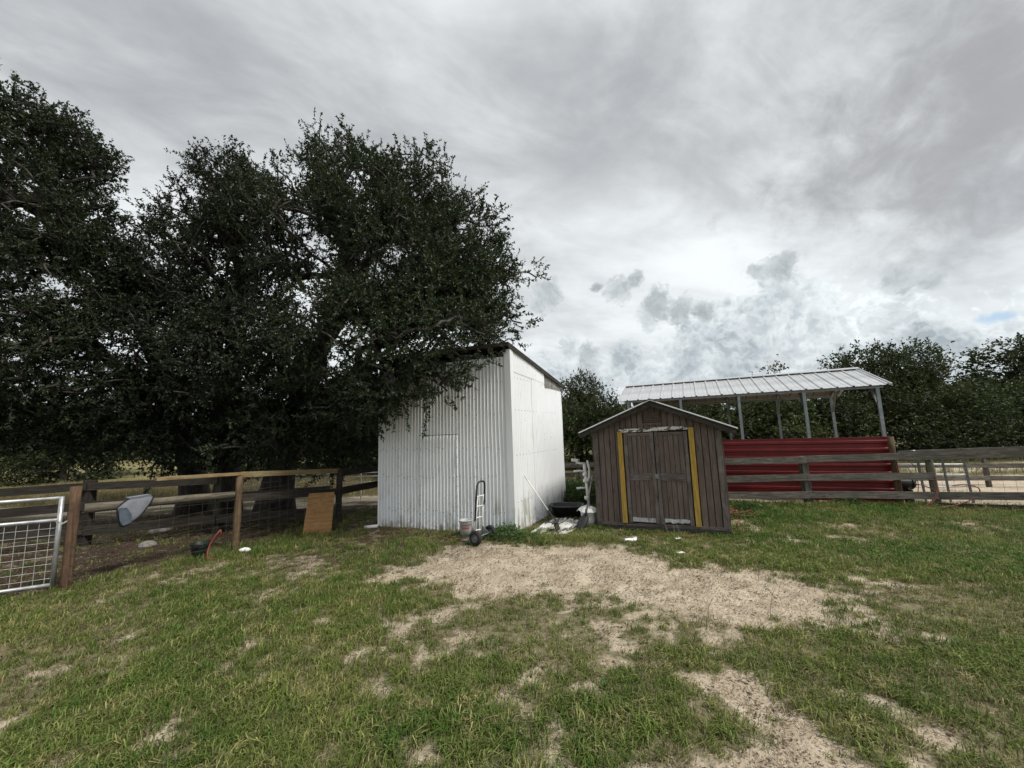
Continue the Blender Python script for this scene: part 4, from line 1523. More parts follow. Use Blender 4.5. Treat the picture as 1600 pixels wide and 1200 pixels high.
OB = [(-7.5, 9.5, 8.75, 0.8), (-8.15, 9.5, 7.35, 1.0), (-6.65, 9.3, 7.44, 1.28), (-7.3, 9.0, 5.78, 1.73), (-7.51, 8.5, 3.9, 1.6), (-5.69, 8.0, 3.45, 1.5),
      (-7.1, 8.5, 2.15, 1.25), (-6.0, 9.0, 1.83, 0.89), (-7.64, 8.0, 2.40, 0.8)]
OC = [(-11.1, 8.0, 8.75, 1.25), (-10.0, 8.0, 8.15, 1.0), (-9.95, 7.5, 6.45, 1.35), (-9.35, 8.0, 6.75, 0.6), (-9.21, 7.5, 4.93, 1.3), (-9.04, 7.0, 3.37, 1.25),
      (-8.13, 7.5, 3.3, 1.1), (-9.26, 7.5, 2.18, 0.70), (-8.66, 8.0, 1.80, 0.55), (-8.54, 8.5, 4.84, 0.74), (-12.16, 7.5, 7.89, 1.9), (-10.87, 7.0, 4.42, 1.75),
      (-9.0, 8.5, 5.8, 0.65), (-10.32, 7.0, 2.34, 1.0)]
oak('broad dark oak whose limbs hang over the white metal shed roof',
    [([(-5.77, 9.45, -0.05), (-5.70, 9.40, 0.5), (-5.55, 9.35, 1.2), (-5.3, 9.2, 2.1), (-4.9, 9.1, 3.1), (-4.4, 9.0, 4.2), (-4.1, 9.0, 5.4)], 0.33)], OA, 2900, 100, 11, 'oaks behind the wire fence')
oak('tall middle oak behind the round pole rail with a small pale plate on its trunk',
    [([(-7.15, 9.72, -0.05), (-7.1, 9.7, 0.6), (-7.05, 9.65, 1.4), (-6.95, 9.5, 2.4), (-6.9, 9.4, 3.6), (-7.0, 9.3, 5.2)], 0.26)], OB, 1950, 100, 12, 'oaks behind the wire fence')
oak('leaning oak at the far left with a thick limb rising to the left',
    [([(-8.05, 9.85, -0.05), (-8.0, 9.8, 0.5), (-8.08, 9.65, 1.5), (-8.35, 9.3, 3.1), (-8.92, 8.8, 4.9), (-9.74, 8.3, 6.1), (-10.5, 8.0, 7.0)], 0.28)], OC, 2250, 96, 13, 'oaks behind the wire fence')
# small pale plate nailed to the middle oak
pt = thing('plate', 'small pale plate nailed on the middle oak trunk', 'plate', (-6.86, 9.36, 1.35))
mb = MB()
mb.box((-6.86, 9.36, 1.35), (0.13, 0.012, 0.17), Matrix.Rotation(R(35), 3, 'Z'))
mb.build('sheet', M['white_pipe'], pt)

# hanging vine over the white shed front
vine = thing('hanging_vine', 'leafy vine strands dangling from the oak before the white shed', 'vine', (-1.55, 6.55, 1.7))
g = np.random.default_rng(77)
VV, VF, VS = [], [], []
cnt = 0
stem = MB()
for (x, y, z0, z1) in ((-1.52, 6.62, 2.55, 1.66), (-1.83, 6.62, 2.4, 1.80), (-1.47, 6.66, 2.3, 1.95)):
    n = int((z0 - z1) / 0.012)
    zz = np.linspace(z1, z0, n)
    P = np.stack([x + 0.02 * np.sin(zz * 7) + g.normal(size=n) * 0.012, y + g.normal(size=n) * 0.012, zz], 1)
    (V, F, s) = blade_mesh(P, rand_dir(n, g) + np.array([0, 0, -0.5]), rand_dir(n, g) + np.array([0, -0.6, 0.5]), g.uniform(0.04, 0.07, n), g.uniform(0.025, 0.045, n), g.uniform(0.2, 1, n))
    VV.append(V)
    VF.append(F + cnt)
    VS.append(s)
    cnt += len(V)
    stem.tube([(x + 0.02 * math.sin(q * 7), y, q) for q in np.linspace(z0 + 0.25, z1, 8)], 0.003, 4)
c = bpy.data.objects.new('leaves', np_mesh('leaves', np.concatenate(VV) - np.array([-1.55, 6.55, 1.7]), np.concatenate(VF), M['weed_leaf'], {'shade': np.concatenate(VS)}))
place(c, vine, mw(vine))
c['kind'] = 'stuff'
stem.build('stem', M['bark'], vine)

# ---- trees and bushes farther off: a few kinds, copied
def far_kind(seed, h, rad, n_nodes, per, leaf, lowest=0.25, mat='far_leaf'):
    g = np.random.default_rng(seed)
    nb_ = 11
    blobs = []
    for i in range(nb_):
        a = g.uniform(0, 6.28)
        q = g.uniform(0.1, 0.72) * rad
        zz = h * g.uniform(lowest + 0.08, 0.84)
        k = 1 - 0.45 * max(0, (zz / h - 0.5)) / 0.5
        blobs.append((q * math.cos(a) * k, q * math.sin(a) * k, zz, rad * g.uniform(0.28, 0.46)))
    B = np.array(blobs)
    i = g.choice(nb_, n_nodes)
    d = rand_dir(n_nodes, g)
    P = B[i, :3] + d * (g.uniform(0.3, 1, n_nodes) ** 0.5)[:, None] * B[i, 3][:, None]
    hole = fbm(P[:, 0] * 0.7 + P[:, 1] * 0.4, P[:, 2] * 0.7, 3, seed)
    keep = (hole > 0.42) & (P[:, 2] > 0.1)
    P, d = P[keep], d[keep]
    o = d + np.array([0, 0, 0.35])
    (V, F, sh), _ = spray_leaves(P, o / np.linalg.norm(o, axis=1, keepdims=True), per, g, 0.35, leaf * 3.0, leaf, leaf * 0.55)
    crown = np_mesh('crown', V, F, M[mat], {'shade': sh})
    tr = [(0, 0, -0.1), (0.03, 0.02, h * 0.14), (-0.05, 0.05, h * 0.32), (0.05, 0, h * 0.55)]
    sel = g.choice(len(P), min(160, len(P)), replace=False)
    A, par = skeleton(tr, P[sel])
    mb = branch_mesh(A, par, len(tr), h * 0.026, 0.012, g)
    tm = bpy.data.meshes.new('trunk')
    tm.from_pydata(mb.v, [], mb.f)
    tm.update()
    tm.materials.append(M['bark'])
    return crown, tm


KINDS = {'oak': far_kind(101, 6.0, 3.3, 900, 24, 0.17, 0.22), 'tall': far_kind(102, 6.6, 2.5, 760, 24, 0.16, 0.2),
         'bush': far_kind(103, 3.2, 2.3, 620, 24, 0.13, -0.02), 'thin': far_kind(104, 5.4, 2.0, 380, 20, 0.14, 0.25)}


def far_tree(kind, x, y, scale, rz, label, group, name='tree', cat='tree'):
    crown, tm = KINDS[kind]
    t = bpy.data.objects.new(name, None)
    t.empty_display_size = 0.5
    m_ = Matrix.Translation((x, y, 0)) @ Matrix.Rotation(rz, 4, 'Z') @ Matrix.Diagonal((scale[0], scale[0], scale[1], 1))
    place(t, None, m_)
    tag(t, label, cat, group)
    for nm, me in (('trunk', tm), ('crown', crown)):
        o = bpy.data.objects.new(nm, me)
        place(o, t, m_)
    return t


GE = 'trees beyond the eastern paddock'
# the group right of the carport
far_tree('oak', 18.1, 19.0, (0.78, 0.90), 0.3, 'large round oak right behind the right end of the carport roof', GE)
far_tree('tall', 20.4, 19.2, (0.80, 0.86), 1.9, 'oak just right of the carport, second peak of the tree line', GE)
far_tree('oak', 27.5, 20.0, (1.2, 0.98), 2.4, 'tall dark oak at the right edge of the photo', GE)
far_tree('thin', 24.0, 20.5, (0.9, 0.76), 0.8, 'sparse grey tree in the dip of the eastern tree line', GE)
far_tree('tall', 24.4, 23.5, (1.0, 0.62), 5.1, 'dark tree behind the sparse grey tree on the right', GE)
far_tree('oak', 21.8, 21.5, (0.8, 0.60), 4.1, 'low broad tree right of the carport oaks', GE)
GB = 'bushes at the foot of the eastern trees'
for i, (x, y, s, h) in enumerate(((15.0, 17.6, 1.0, .95), (17.8, 17.4, 1.0, .9), (20.3, 17.2, 1.1, .95), (22.8, 17.0, 1.05, 1.0), (25.4, 17.2, 1.1, 1.1), (28.2, 16.6, 1.2, 1.2), (12.9, 18.2, 1.0, 1.0), (30.5, 15.5, 1.2, 1.3), (24, 15.4, .8, .7), (19, 15.8, .8, .6))):
    far_tree('bush', x, y, (s, h), i * 1.3, 'dense dark bush in the row at the foot of the eastern trees', GB, 'bush', 'bush')
GC = 'trees behind the carport'
for i, (k, x, y, s, h, lab) in enumerate((
        ('thin', 14.2, 21.0, 0.9, 0.98, 'thin tree poking above the middle of the carport roof'),
        ('oak', 11.6, 20.5, 0.85, 0.58, 'green tree seen under the carport roof at its middle'),
        ('tall', 9.6, 22.5, 0.9, 0.50, 'green tree seen past the right roof slope of the brown shed'),
        ('oak', 14.8, 19.0, 0.70, 0.52, 'yellowish green tree between the right posts of the carport'),
        ('tall', 3.55, 21.0, 0.72, 0.75, 'leafy tree rising in the gap between the two sheds'),
        ('thin', 4.6, 19.5, 0.7, 0.55, 'lower tree touching the left eave of the brown shed'),
        ('oak', 2.6, 22.5, 0.7, 0.60, 'tree half hidden behind the back of the white shed'),
        ('oak', 6.4, 24.0, 0.8, 0.50, 'distant tree behind the ridge of the brown shed'))):
    far_tree(k, x, y, (s, h), i * 2.1, lab, GC)
for i, (x, y, s, h) in enumerate(((2.6, 17.5, .8, .9), (4.2, 17.0, .8, 1.0), (8.5, 19.5, 1, .9), (11.0, 18.6, 1, .85), (6.2, 19.5, .9, .8))):
    far_tree('bush', x, y, (s, h), i * 1.7, ('bush touching the back edge of the white shed in the gap', 'bush low in the gap beside the brown shed wall', 'bush behind the middle of the carport seen over the red wall', 'bush behind the right half of the carport over the red wall', 'bush hidden mostly behind the brown shed roof ridge')[i], 'bushes behind the sheds', 'bush', 'bush')
GW = 'trees across the western pasture'
for i, (k, x, y, s, h) in enumerate((('oak', -24, 23, 1.1, .75), ('tall', -19.0, 24.5, 1.1, .62), ('oak', -14.5, 25, 1.1, .66), ('tall', -10.5, 24, 1.1, .66), ('oak', -6.5, 23, 1.0, .68), ('thin', -3.2, 22, 1.0, .8), ('tall', -30, 21, 1.3, .8), ('oak', -1, 24, 1, .7))):
    far_tree(k, x, y, (s, h), i * 0.9, 'background tree across the dry pasture seen under the oak limbs', GW)
for i, (x, y, s, h) in enumerate(((-22.0, 19, 1.1, .9), (-11.5, 17.5, 1.1, 1.05), (-8.6, 17.5, 1.1, 1.1), (-5.9, 17.2, 1.0, 1.1), (-3.9, 16.0, .8, 1.0), (-14.2, 18.5, 1.0, .75), (-25.5, 17.5, 1.1, 1.1), (-27.5, 14.5, 1.1, 1.2), (-1.8, 18.0, 1.0, 1.0))):
    far_tree('bush', x, y, (s, h), i * 1.9, 'dark bush at the far side of the dry pasture', 'bushes across the western pasture', 'bush', 'bush')
# far wood that closes the horizon, one mass
g = np.random.default_rng(5)
n = 9000
az = np.concatenate([g.uniform(R(-80), R(80), n)])
rr = g.uniform(60, 75, n)
hz = g.uniform(0, 1, n) ** 1.4 * (4.0 + 2.2 * fbm(az * 9, az * 0, 4, 8))
P = np.stack([rr * np.sin(az), rr * np.cos(az), hz], 1)
V, F, s = blade_mesh(P, rand_dir(n, g), rand_dir(n, g), g.uniform(1.0, 2.2, n), g.uniform(0.8, 1.6, n), g.uniform(0, 1, n))
fw = bpy.data.objects.new('far_wood', np_mesh('far_wood', V, F, M['far_leaf'], {'shade': s}))
place(fw)
tag(fw, 'distant wood closing the horizon behind the pastures', None, None, 'stuff')

# ================================================================== grass
def tuft(seed, n, hmin, hmax, wid, spread, lean, curl=0.5):
    g = np.random.default_rng(seed)
    V, F, S = [], [], []
    for i in range(n):
        a = g.uniform(0, 6.28)
        b = np.array([g.normal() * spread, g.normal() * spread, -0.004])
        h = g.uniform(hmin, hmax)
        ln = abs(g.normal()) * lean + 0.15
        d = np.array([math.cos(a), math.sin(a), 0])
        sd_ = np.array([-math.sin(a + 0.4), math.cos(a + 0.4), 0]) * wid * g.uniform(0.6, 1.2)
        m1 = b + d * ln * h * 0.35 + np.array([0, 0, h * 0.62])
        tip = b + d * ln * h * (0.8 + curl * 0.5) + np.array([0, 0, h * max(0.25, 1.0 - curl * ln)])
        k = len(V)
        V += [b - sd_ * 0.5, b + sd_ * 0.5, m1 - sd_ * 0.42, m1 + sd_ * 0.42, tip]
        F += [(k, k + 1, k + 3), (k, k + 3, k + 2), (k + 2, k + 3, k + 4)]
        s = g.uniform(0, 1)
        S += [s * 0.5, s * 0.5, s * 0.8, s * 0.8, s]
    return np.array(V), np.array(F), np.array(S)


def flake(seed, n, spread):
    """Fallen leaves and straw bits lying flat."""
    g = np.random.default_rng(seed)
    P = np.stack([g.normal(size=n) * spread, g.normal(size=n) * spread, g.uniform(0.002, 0.012, n)], 1)
    d = rand_dir(n, g)
    d[:, 2] *= 0.25
    L = g.uniform(0.010, 0.032, n)
    return blade_mesh(P, d, rand_dir(n, g) * 0.4 + np.array([0, 0, 1.0]), L, L * g.uniform(0.2, 0.5, n), g.uniform(0, 1, n))


SRC = []
for i in range(4):
    V, F, s = tuft(200 + i, 15, 0.035, 0.085, 0.0060, 0.024, 0.75)
    SRC.append(('blade_tuft', V, F, s, 'grass'))
for i in range(2):
    V, F, s = tuft(220 + i, 9, 0.03, 0.075, 0.0052, 0.028, 1.0)
    SRC.append(('dry_tuft', V, F, s, 'dry_grass'))
for i in range(2):
    V, F, s = flake(230 + i, 16, 0.055)
    SRC.append(('straw_bits', V, F, s, 'straw'))
for i in range(2):
    V, F, s = flake(240 + i, 16, 0.06)
    SRC.append(('leaf_bits', V, F, s, 'litter'))
for i in range(2):
    V, F, s = tuft(250 + i, 16, 0.08, 0.17, 0.0075, 0.045, 0.65)
    SRC.append(('long_tuft', V, F, s, 'grass'))
for i in range(2):
    V, F, s = tuft(260 + i, 14, 0.15, 0.38, 0.008, 0.09, 0.45)
    SRC.append(('hay_tuft', V, F, s, 'dry_grass'))
for i in range(3):
    V, F, s = tuft(280 + i, 15, 0.04, 0.09, 0.0060, 0.024, 0.7)
    SRC.append(('lush_tuft', V, F, s, 'lush_grass'))
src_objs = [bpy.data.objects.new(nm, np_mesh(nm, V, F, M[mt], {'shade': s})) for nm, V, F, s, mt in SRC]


def inside_building(x, y):
    out = np.zeros(x.shape, bool)
    for poly in ([tuple((WC + WU * a + WS * b)[:2]) for a, b in ((-.0, -.0), (LF, 0), (LF, LS), (0, LS))],
                 [tuple(bp(a, 0, b)[:2]) for a, b in ((0.0, 0.03), (BL, 0.03), (BL, -BD), (0, -BD))]):
        out |= poly_sd(x, y, poly) > 0.0
    return out


def scatter(n, x0, x1, y0, y1):
    return rng.uniform(x0, x1, n), rng.uniform(y0, y1, n)


PX, PY, PI, PS = [], [], [], []


def keep(x, y, i, s):
    ok = ~inside_building(x, y)
    PX.append(x[ok]); PY.append(y[ok]); PI.append(i[ok]); PS.append(s[ok])


def band(y0, y1, dens, size):
    xr = (-(y1 * 1.42 + 1.0), y1 * 1.42 + 1.0)
    xr = (max(xr[0], -9.5), min(xr[1], 10.8))
    n = int(dens * (xr[1] - xr[0]) * (y1 - y0))
    x, y = scatter(n, xr[0], xr[1], y0, y1)
    f = ground_fields(x, y)
    lush = fbm(x * 0.8, y * 0.8, 4, 63)
    east_lawn = sstep(2.5, 5.0, x) * sstep(4.0, 6.0, y)
    dens_g = (1 - f['bare']) * (1 - 0.55 * f['litter']) * np.clip(0.62 + 1.7 * (lush - 0.45) + 0.5 * east_lawn, 0.27, 1)
    dens_g *= 1 - sstep(-0.1, 0.5, left_of_fence(x, y)) * 0.85
    u = rng.random(n)
    g_ = u < dens_g
    kind = rng.integers(0, 4, n)
    dry = rng.random(n) < (0.12 + 0.35 * f['bare'] + 0.20 * (lush < 0.46))
    kind = np.where(dry, 4 + rng.integers(0, 2, n), kind)
    lg = rng.random(n) < 0.62 * east_lawn * np.clip(0.3 + 2.5 * (lush - 0.35), 0, 1) + 0.12 * (lush > 0.55)
    kind = np.where(lg & ~dry, 14 + rng.integers(0, 3, n), kind)
    s = size * rng.uniform(0.65, 1.25, n) * (0.55 + 0.75 * np.clip(lush + 0.3 * east_lawn, 0, 1)) * (1 - 0.35 * f['bare'])
    keep(x[g_], y[g_], kind[g_], s[g_])
    # straw on the sand, leaves under the trees
    st = (~g_) & (rng.random(n) < 0.42 * np.clip(f['bare'], 0, 1) * (1 - f['litter']))
    keep(x[st], y[st], 6 + rng.integers(0, 2, st.sum()), rng.uniform(0.6, 1.2, st.sum()))
    st = rng.random(n) < 0.35 * f['litter'] + 0.05
    keep(x[st], y[st], 8 + rng.integers(0, 2, st.sum()), rng.uniform(0.6, 1.3, st.sum()))
    st = rng.random(n) < 0.06 * (1 - f['bare'])
    keep(x[st], y[st], 6 + rng.integers(0, 2, st.sum()), rng.uniform(0.6, 1.1, st.sum()))


band(1.2, 3.0, 1180, 1.08)
band(3.0, 5.0, 820, 1.12)
band(5.0, 7.5, 560, 1.05)
band(7.5, 9.5, 420, 1.2)


def strip(a, b, width, n, s0, s1, kinds=(10, 12)):
    t = rng.random(n)
    x = a[0] + (b[0] - a[0]) * t + rng.normal(size=n) * width
    y = a[1] + (b[1] - a[1]) * t + rng.normal(size=n) * width
    keep(x, y, rng.integers(kinds[0], kinds[1], n), rng.uniform(s0, s1, n))


strip((R0.x + 0.5, R0.y - 0.1), (R2.x, R2.y - 0.05), 0.09, 420, 0.6, 1.1)
strip((R2.x, R2.y), (R3.x, R3.y), 0.09, 300, 0.6, 1.0)
strip((0.1, 6.42), (1.5, 6.30), 0.08, 300, 0.4, 0.75)
strip((-5.4, 4.85), (-3.6, 7.9), 0.12, 200, 0.4, 0.9)
strip((1.45, 6.80), (3.3, 6.05), 0.05, 110, 0.2, 0.45)
strip((-3.2, 7.0), (-4.6, 5.9), 0.25, 300, 0.4, 0.9)
# tall dry pasture
for (x0, x1, y0, y1, n, k0, k1, sa, sb) in ((-20, 1, 11.6, 17.5, 5200, 12, 14, 0.6, 1.2), (0.6, 4.0, 9.8, 14, 700, 12, 14, 0.5, 0.9), (9, 22, 10.5, 16, 1800, 10, 14, 0.5, 1.1)):
    x, y = scatter(n, x0, x1, y0, y1)
    f = ground_fields(x, y)
    k = rng.random(n) > f['bare']
    keep(x[k], y[k], rng.integers(k0, k1, k.sum()), rng.uniform(sa, sb, k.sum()))
X, Y = np.concatenate(PX), np.concatenate(PY)
Z = ground_height(X, Y, ground_fields(X, Y)) - 0.002
n = len(X)
gme2 = bpy.data.meshes.new('grass')
gme2.vertices.add(n)
gme2.vertices.foreach_set('co', np.stack([X, Y, Z], 1).astype(np.float32).ravel())
for nm, typ, data in (('kind_index', 'INT', np.concatenate(PI).astype(np.int32)), ('tuft_size', 'FLOAT', np.concatenate(PS).astype(np.float32)),
                      ('turn', 'FLOAT', rng.uniform(0, 6.283, n).astype(np.float32))):
    at = gme2.attributes.new(nm, typ, 'POINT')
    at.data.foreach_set('value', data)
gme2.update()
grass = bpy.data.objects.new('grass', gme2)
place(grass)
tag(grass, 'patchy green and dry grass of the yard with straw and fallen leaves', None, None, 'stuff')
ng = bpy.data.node_groups.new('grass_spread', 'GeometryNodeTree')
ng.interface.new_socket('Geometry', in_out='INPUT', socket_type='NodeSocketGeometry')
ng.interface.new_socket('Geometry', in_out='OUTPUT', socket_type='NodeSocketGeometry')
gi, go = ng.nodes.new('NodeGroupInput'), ng.nodes.new('NodeGroupOutput')
jn = ng.nodes.new('GeometryNodeGeometryToInstance')
for ob in reversed(src_objs):
    oi = ng.nodes.new('GeometryNodeObjectInfo')
    oi.inputs['Object'].default_value = ob
    ng.links.new(oi.outputs['Geometry'], jn.inputs[0])
iop = ng.nodes.new('GeometryNodeInstanceOnPoints')
iop.inputs['Pick Instance'].default_value = True


def gattr(nm, typ):
    q_ = ng.nodes.new('GeometryNodeInputNamedAttribute')
    q_.data_type = typ
    q_.inputs[0].default_value = nm
    return q_.outputs[0]


cx = ng.nodes.new('ShaderNodeCombineXYZ')
ng.links.new(gattr('turn', 'FLOAT'), cx.inputs[2])
e2r = ng.nodes.new('FunctionNodeEulerToRotation')
ng.links.new(cx.outputs[0], e2r.inputs[0])
ng.links.new(gi.outputs[0], iop.inputs['Points'])
ng.links.new(jn.outputs[0], iop.inputs['Instance'])
ng.links.new(gattr('kind_index', 'INT'), iop.inputs['Instance Index'])
ng.links.new(e2r.outputs[0], iop.inputs['Rotation'])
ng.links.new(gattr('tuft_size', 'FLOAT'), iop.inputs['Scale'])
ng.links.new(iop.outputs[0], go.inputs[0])
gm = grass.modifiers.new('spread', 'NODES')
gm.node_group = ng

# ---- weeds
def weed_mesh(seed, n, r, h, leaf):
    g = np.random.default_rng(seed)
    q = np.sqrt(g.random(n)) * r
    a = g.uniform(0, 6.28, n)
    hz_ = g.random(n) ** 0.8 * h * (1 - 0.55 * (q / r) ** 2) * g.uniform(0.6, 1.1, n)
    P = np.stack([q * np.cos(a), q * np.sin(a), hz_ + 0.01], 1)
    L = g.uniform(0.6, 1.3, n) * leaf
    return blade_mesh(P, rand_dir(n, g) + np.array([0, 0, 0.35]), rand_dir(n, g) * 0.7 + np.array([0, -0.2, 0.8]), L, L * 0.5, g.uniform(0, 1, n))


def weed(x, y, seed, n, r, h, leaf, label, group=None):
    z = gz_at(x, y)
    t = thing('weed_clump', label, 'weed', (x, y, z), group)
    V, F, s = weed_mesh(seed, n, r, h, leaf)
    o = bpy.data.objects.new('leaves', np_mesh('leaves', V, F, M['weed_leaf'], {'shade': s}))
    place(o, t, mw(t))
    o['kind'] = 'stuff'
    mb = MB()
    g = np.random.default_rng(seed + 1)
    for k in range(8):
        a, q = g.uniform(0, 6.28), g.uniform(0, r * 0.8)
        mb.tube([(x, y, z - 0.01), (x + q * math.cos(a) * 0.5, y + q * math.sin(a) * 0.5, z + h * 0.5), (x + q * math.cos(a), y + q * math.sin(a), z + h * 0.8)], 0.003, 4)
    mb.build('stem', M['weed_leaf'], t)
    return t


weed(-0.16, 6.50, 301, 900, 0.27, 0.22, 0.045, 'leafy green weed clump at the near corner of the white shed')
weed(0.18, 6.42, 302, 350, 0.2, 0.09, 0.035, 'low weeds between the white shed corner and the white sheet')
VV, VF, VS, cnt = [], [], [], 0
for i, (x, y, h) in enumerate(((1.25, 9.6, .55), (1.65, 9.3, .5), (1.05, 9.95, .5), (1.95, 9.7, .6), (1.45, 9.95, .55), (1.3, 9.25, .45))):
    V, F, sh = weed_mesh(310 + i, 1500, 0.42, h, 0.06)
    VV.append(V + np.array([x, y, 0.0]))
    VF.append(F + cnt)
    VS.append(sh)
    cnt += len(V)
wd = bpy.data.objects.new('weeds', np_mesh('weeds', np.concatenate(VV), np.concatenate(VF), M['weed_leaf'], {'shade': np.concatenate(VS)}))
place(wd)
tag(wd, 'tall green weeds filling the gap between the two sheds', None, None, 'stuff')
weed(4.62, 7.95, 330, 600, 0.28, 0.20, 0.05, 'weed clump beside the tangled red hose at the brown shed')
weed(4.25, 8.2, 331, 500, 0.28, 0.20, 0.05, 'weed clump under the fence rail right of the brown shed')
weed(6.75, 8.05, 332, 600, 0.3, 0.16, 0.05, 'dark weeds at the foot of the red carport wall')
# a few thin seed stalks in the sand
for i, (x, y) in enumerate(((2.62, 4.45), (1.55, 3.45), (2.2, 3.62))):
    t = MB()
    z = gz_at(x, y)
    t.tube([(x, y, z - 0.02), (x + 0.02, y, z + 0.11), (x + 0.05, y, z + 0.22)], [0.0022, 0.0018, 0.0012], 4)
    for q in (-1, 1):
        t.tube([(x + 0.042, y, z + 0.19), (x + 0.042 + q * 0.035, y, z + 0.25)], [0.0016, 0.001], 4)
    o = t.build('grass_stalk', M['litter'])
    tag(o, ('forked dark seed stalk in the sand near the shed end of the dirt', 'thin seed stalk at the lower edge of the dirt patch', 'thin seed stalk where the sand tail narrows')[i], 'stalk', 'seed stalks in the sand')

# ================================================================== loose things on the west side
def smooth_path(pts, n=6):
    pts = [Vector(p) for p in pts]
    out = []
    for i in range(len(pts) - 1):
        p0, p1, p2, p3 = pts[max(i - 1, 0)], pts[i], pts[i + 1], pts[min(i + 2, len(pts) - 1)]
        for k in range(n):
            t = k / n
            out.append(0.5 * ((2 * p1) + (p2 - p0) * t + (2 * p0 - 5 * p1 + 4 * p2 - p3) * t * t + (3 * p1 - p0 - 3 * p2 + p3) * t ** 3))
    out.append(pts[-1])
    return out


# cloth pad with black binding over the pole rail
pd = thing('cloth_pad', 'grey cloth pad with black binding hung over the round pole rail', 'pad', (-5.1, 5.3, 0.6))
fp = lambda a, z, n: P1 + fd * a + fnv * n + Vector((0, 0, z))
outl = [(0.36, 0.90), (0.46, 0.995), (0.56, 1.005), (0.70, 1.01), (0.70, 0.95), (0.65, 0.85), (0.58, 0.75), (0.50, 0.69), (0.42, 0.655), (0.385, 0.74)]
flat = [(p.x, p.y) for p in smooth_path([(a, z, 0) for a, z in outl + outl[:1]], 4)][:-1]
cxa, cza = sum(a for a, z in flat) / len(flat), sum(z for a, z in flat) / len(flat)
mb = MB()
nr_ = 6
vs = []
for side in (0, 1):
    for j in range(nr_ + 1):
        for a, z in flat:
            q = j / nr_
            aa, zz = cxa + (a - cxa) * q, cza + (z - cza) * q
            fold = 0.010 * math.sin(aa * 26 + zz * 11) * (1 - q * q) + 0.018 * (1 - q ** 3)
            vs.append(fp(aa, zz, 0.092 - 0.012 * abs(zz - 0.9) + (fold if side == 0 else -0.006)))
nf = len(flat)
fs = []
for side in (0, 1):
    o_ = side * (nr_ + 1) * nf
    for j in range(nr_):
        for k in range(nf):
            q4 = (o_ + j * nf + k, o_ + j * nf + (k + 1) % nf, o_ + (j + 1) * nf + (k + 1) % nf, o_ + (j + 1) * nf + k)
            fs.append(q4 if side == 0 else q4[::-1])
mb.add(vs, fs)
body = mb.build('panel', M['cloth_grey'], pd, True)
mb = MB()
mb.prism([fp(a, z, 0.116) for a, z in ((0.372, 0.895), (0.45, 0.89), (0.50, 0.80), (0.51, 0.695), (0.43, 0.665), (0.392, 0.74))], fnv * 0.006)
mb.build('blue_panel', M['cloth_blue'], body)
mb = MB()
mb.tube([fp(a, z, 0.092 - 0.012 * abs(z - 0.9)) for a, z in flat + flat[:1]], 0.010, 6)
mb.build('binding', M['trim_black'], pd)
mb = MB()
mb.prism([fp(a, z, -0.095) for a, z in ((0.47, 0.99), (0.69, 1.0), (0.67, 0.80), (0.5, 0.75))], fnv * 0.014)
mb.prism([fp(0.47, 0.995, -0.095), fp(0.69, 1.005, -0.095), fp(0.69, 1.005, 0.10), fp(0.47, 0.995, 0.10)], (0, 0, 0.014))
mb.build('back_flap', M['cloth_grey'], pd)

# plywood sheet leaning on the dark post
ply = MB()
pA, pB = Vector((-3.80, 7.06, -0.02)), Vector((-3.36, 7.22, -0.02))
pu = (pB - pA).normalized()
pn = Vector((pu.y, -pu.x, 0))
lean = Vector((-0.02, 0.0, 0)) + (-pn) * 0.32
tops = Vector((0, 0, 0.71)) + lean
ply.prism([pA, pB, pB + tops + pu * 0.03, pA + tops + pu * 0.06], pn * 0.014)
po = ply.build('plywood_sheet', M['plywood'], None, world=Matrix.Translation(pA) @ Matrix.Rotation(math.atan2(pu.y, pu.x), 4, 'Z'))
tag(po, 'rough orange plywood sheet leaning against the dark fence post', 'board')


def bucket(name, label, c, r0, r1, h, mat, handle=True, tilt=None, lid=None):
    t = thing(name, label, 'bucket', c)
    mb = MB()
    ax = tilt or (0, 0, 1)
    mb.lathe(c, [(0.001, 0.004), (r0, 0), (r0 + (r1 - r0) * 0.5, h * 0.5), (r1, h * 0.93), (r1 + 0.009, h * 0.94), (r1 + 0.009, h * 0.985), (r1, h), (r1 - 0.006, h * 0.99), (r0 - 0.004, 0.012), (0.001, 0.013)], 24, ax)
    for q_ in (0.80, 0.87):
        rr_ = r0 + (r1 - r0) * q_ + 0.001
        mb.lathe(c, [(rr_, h * q_ - 0.004), (rr_ + 0.006, h * q_), (rr_, h * q_ + 0.004)], 24, ax)
    mb.build('body', mat, t, True)
    if handle:
        mb = MB()
        pts = []
        for a in np.linspace(0, math.pi, 12):
            pts.append(Vector(c) + Vector((math.cos(a) * (r1 + 0.01), -0.02 - 0.35 * r1 * math.sin(a) * 0.3, h * 0.9 + math.sin(a) * r1 * 0.75)))
        mb.tube(pts, 0.003, 5)
        mb.build('handle', M['wire_bright'], t)
    return t


bucket('bucket', 'dark green plastic bucket in the grass at the wire fence post', (-4.74, 5.98, gz_at(-4.74, 5.98) - 0.01), 0.085, 0.118, 0.235, M['green_plastic'], False)
hs = MB()
hs.tube([(-4.50, 6.05, 0.38), (-4.55, 6.02, 0.30), (-4.585, 5.97, 0.2), (-4.58, 5.92, 0.10), (-4.53, 5.86, 0.03), (-4.47, 5.84, 0.015), (-4.38, 5.87, 0.012)], 0.011, 8)
hs.tube([(-4.50, 6.05, 0.38), (-4.52, 6.1, 0.28), (-4.60, 6.1, 0.24), (-4.66, 6.04, 0.235)], 0.011, 8)
tag(hs.build('short_hose', M['red_hose'], None, True), 'red hose end looping out of the dark green bucket', 'hose')
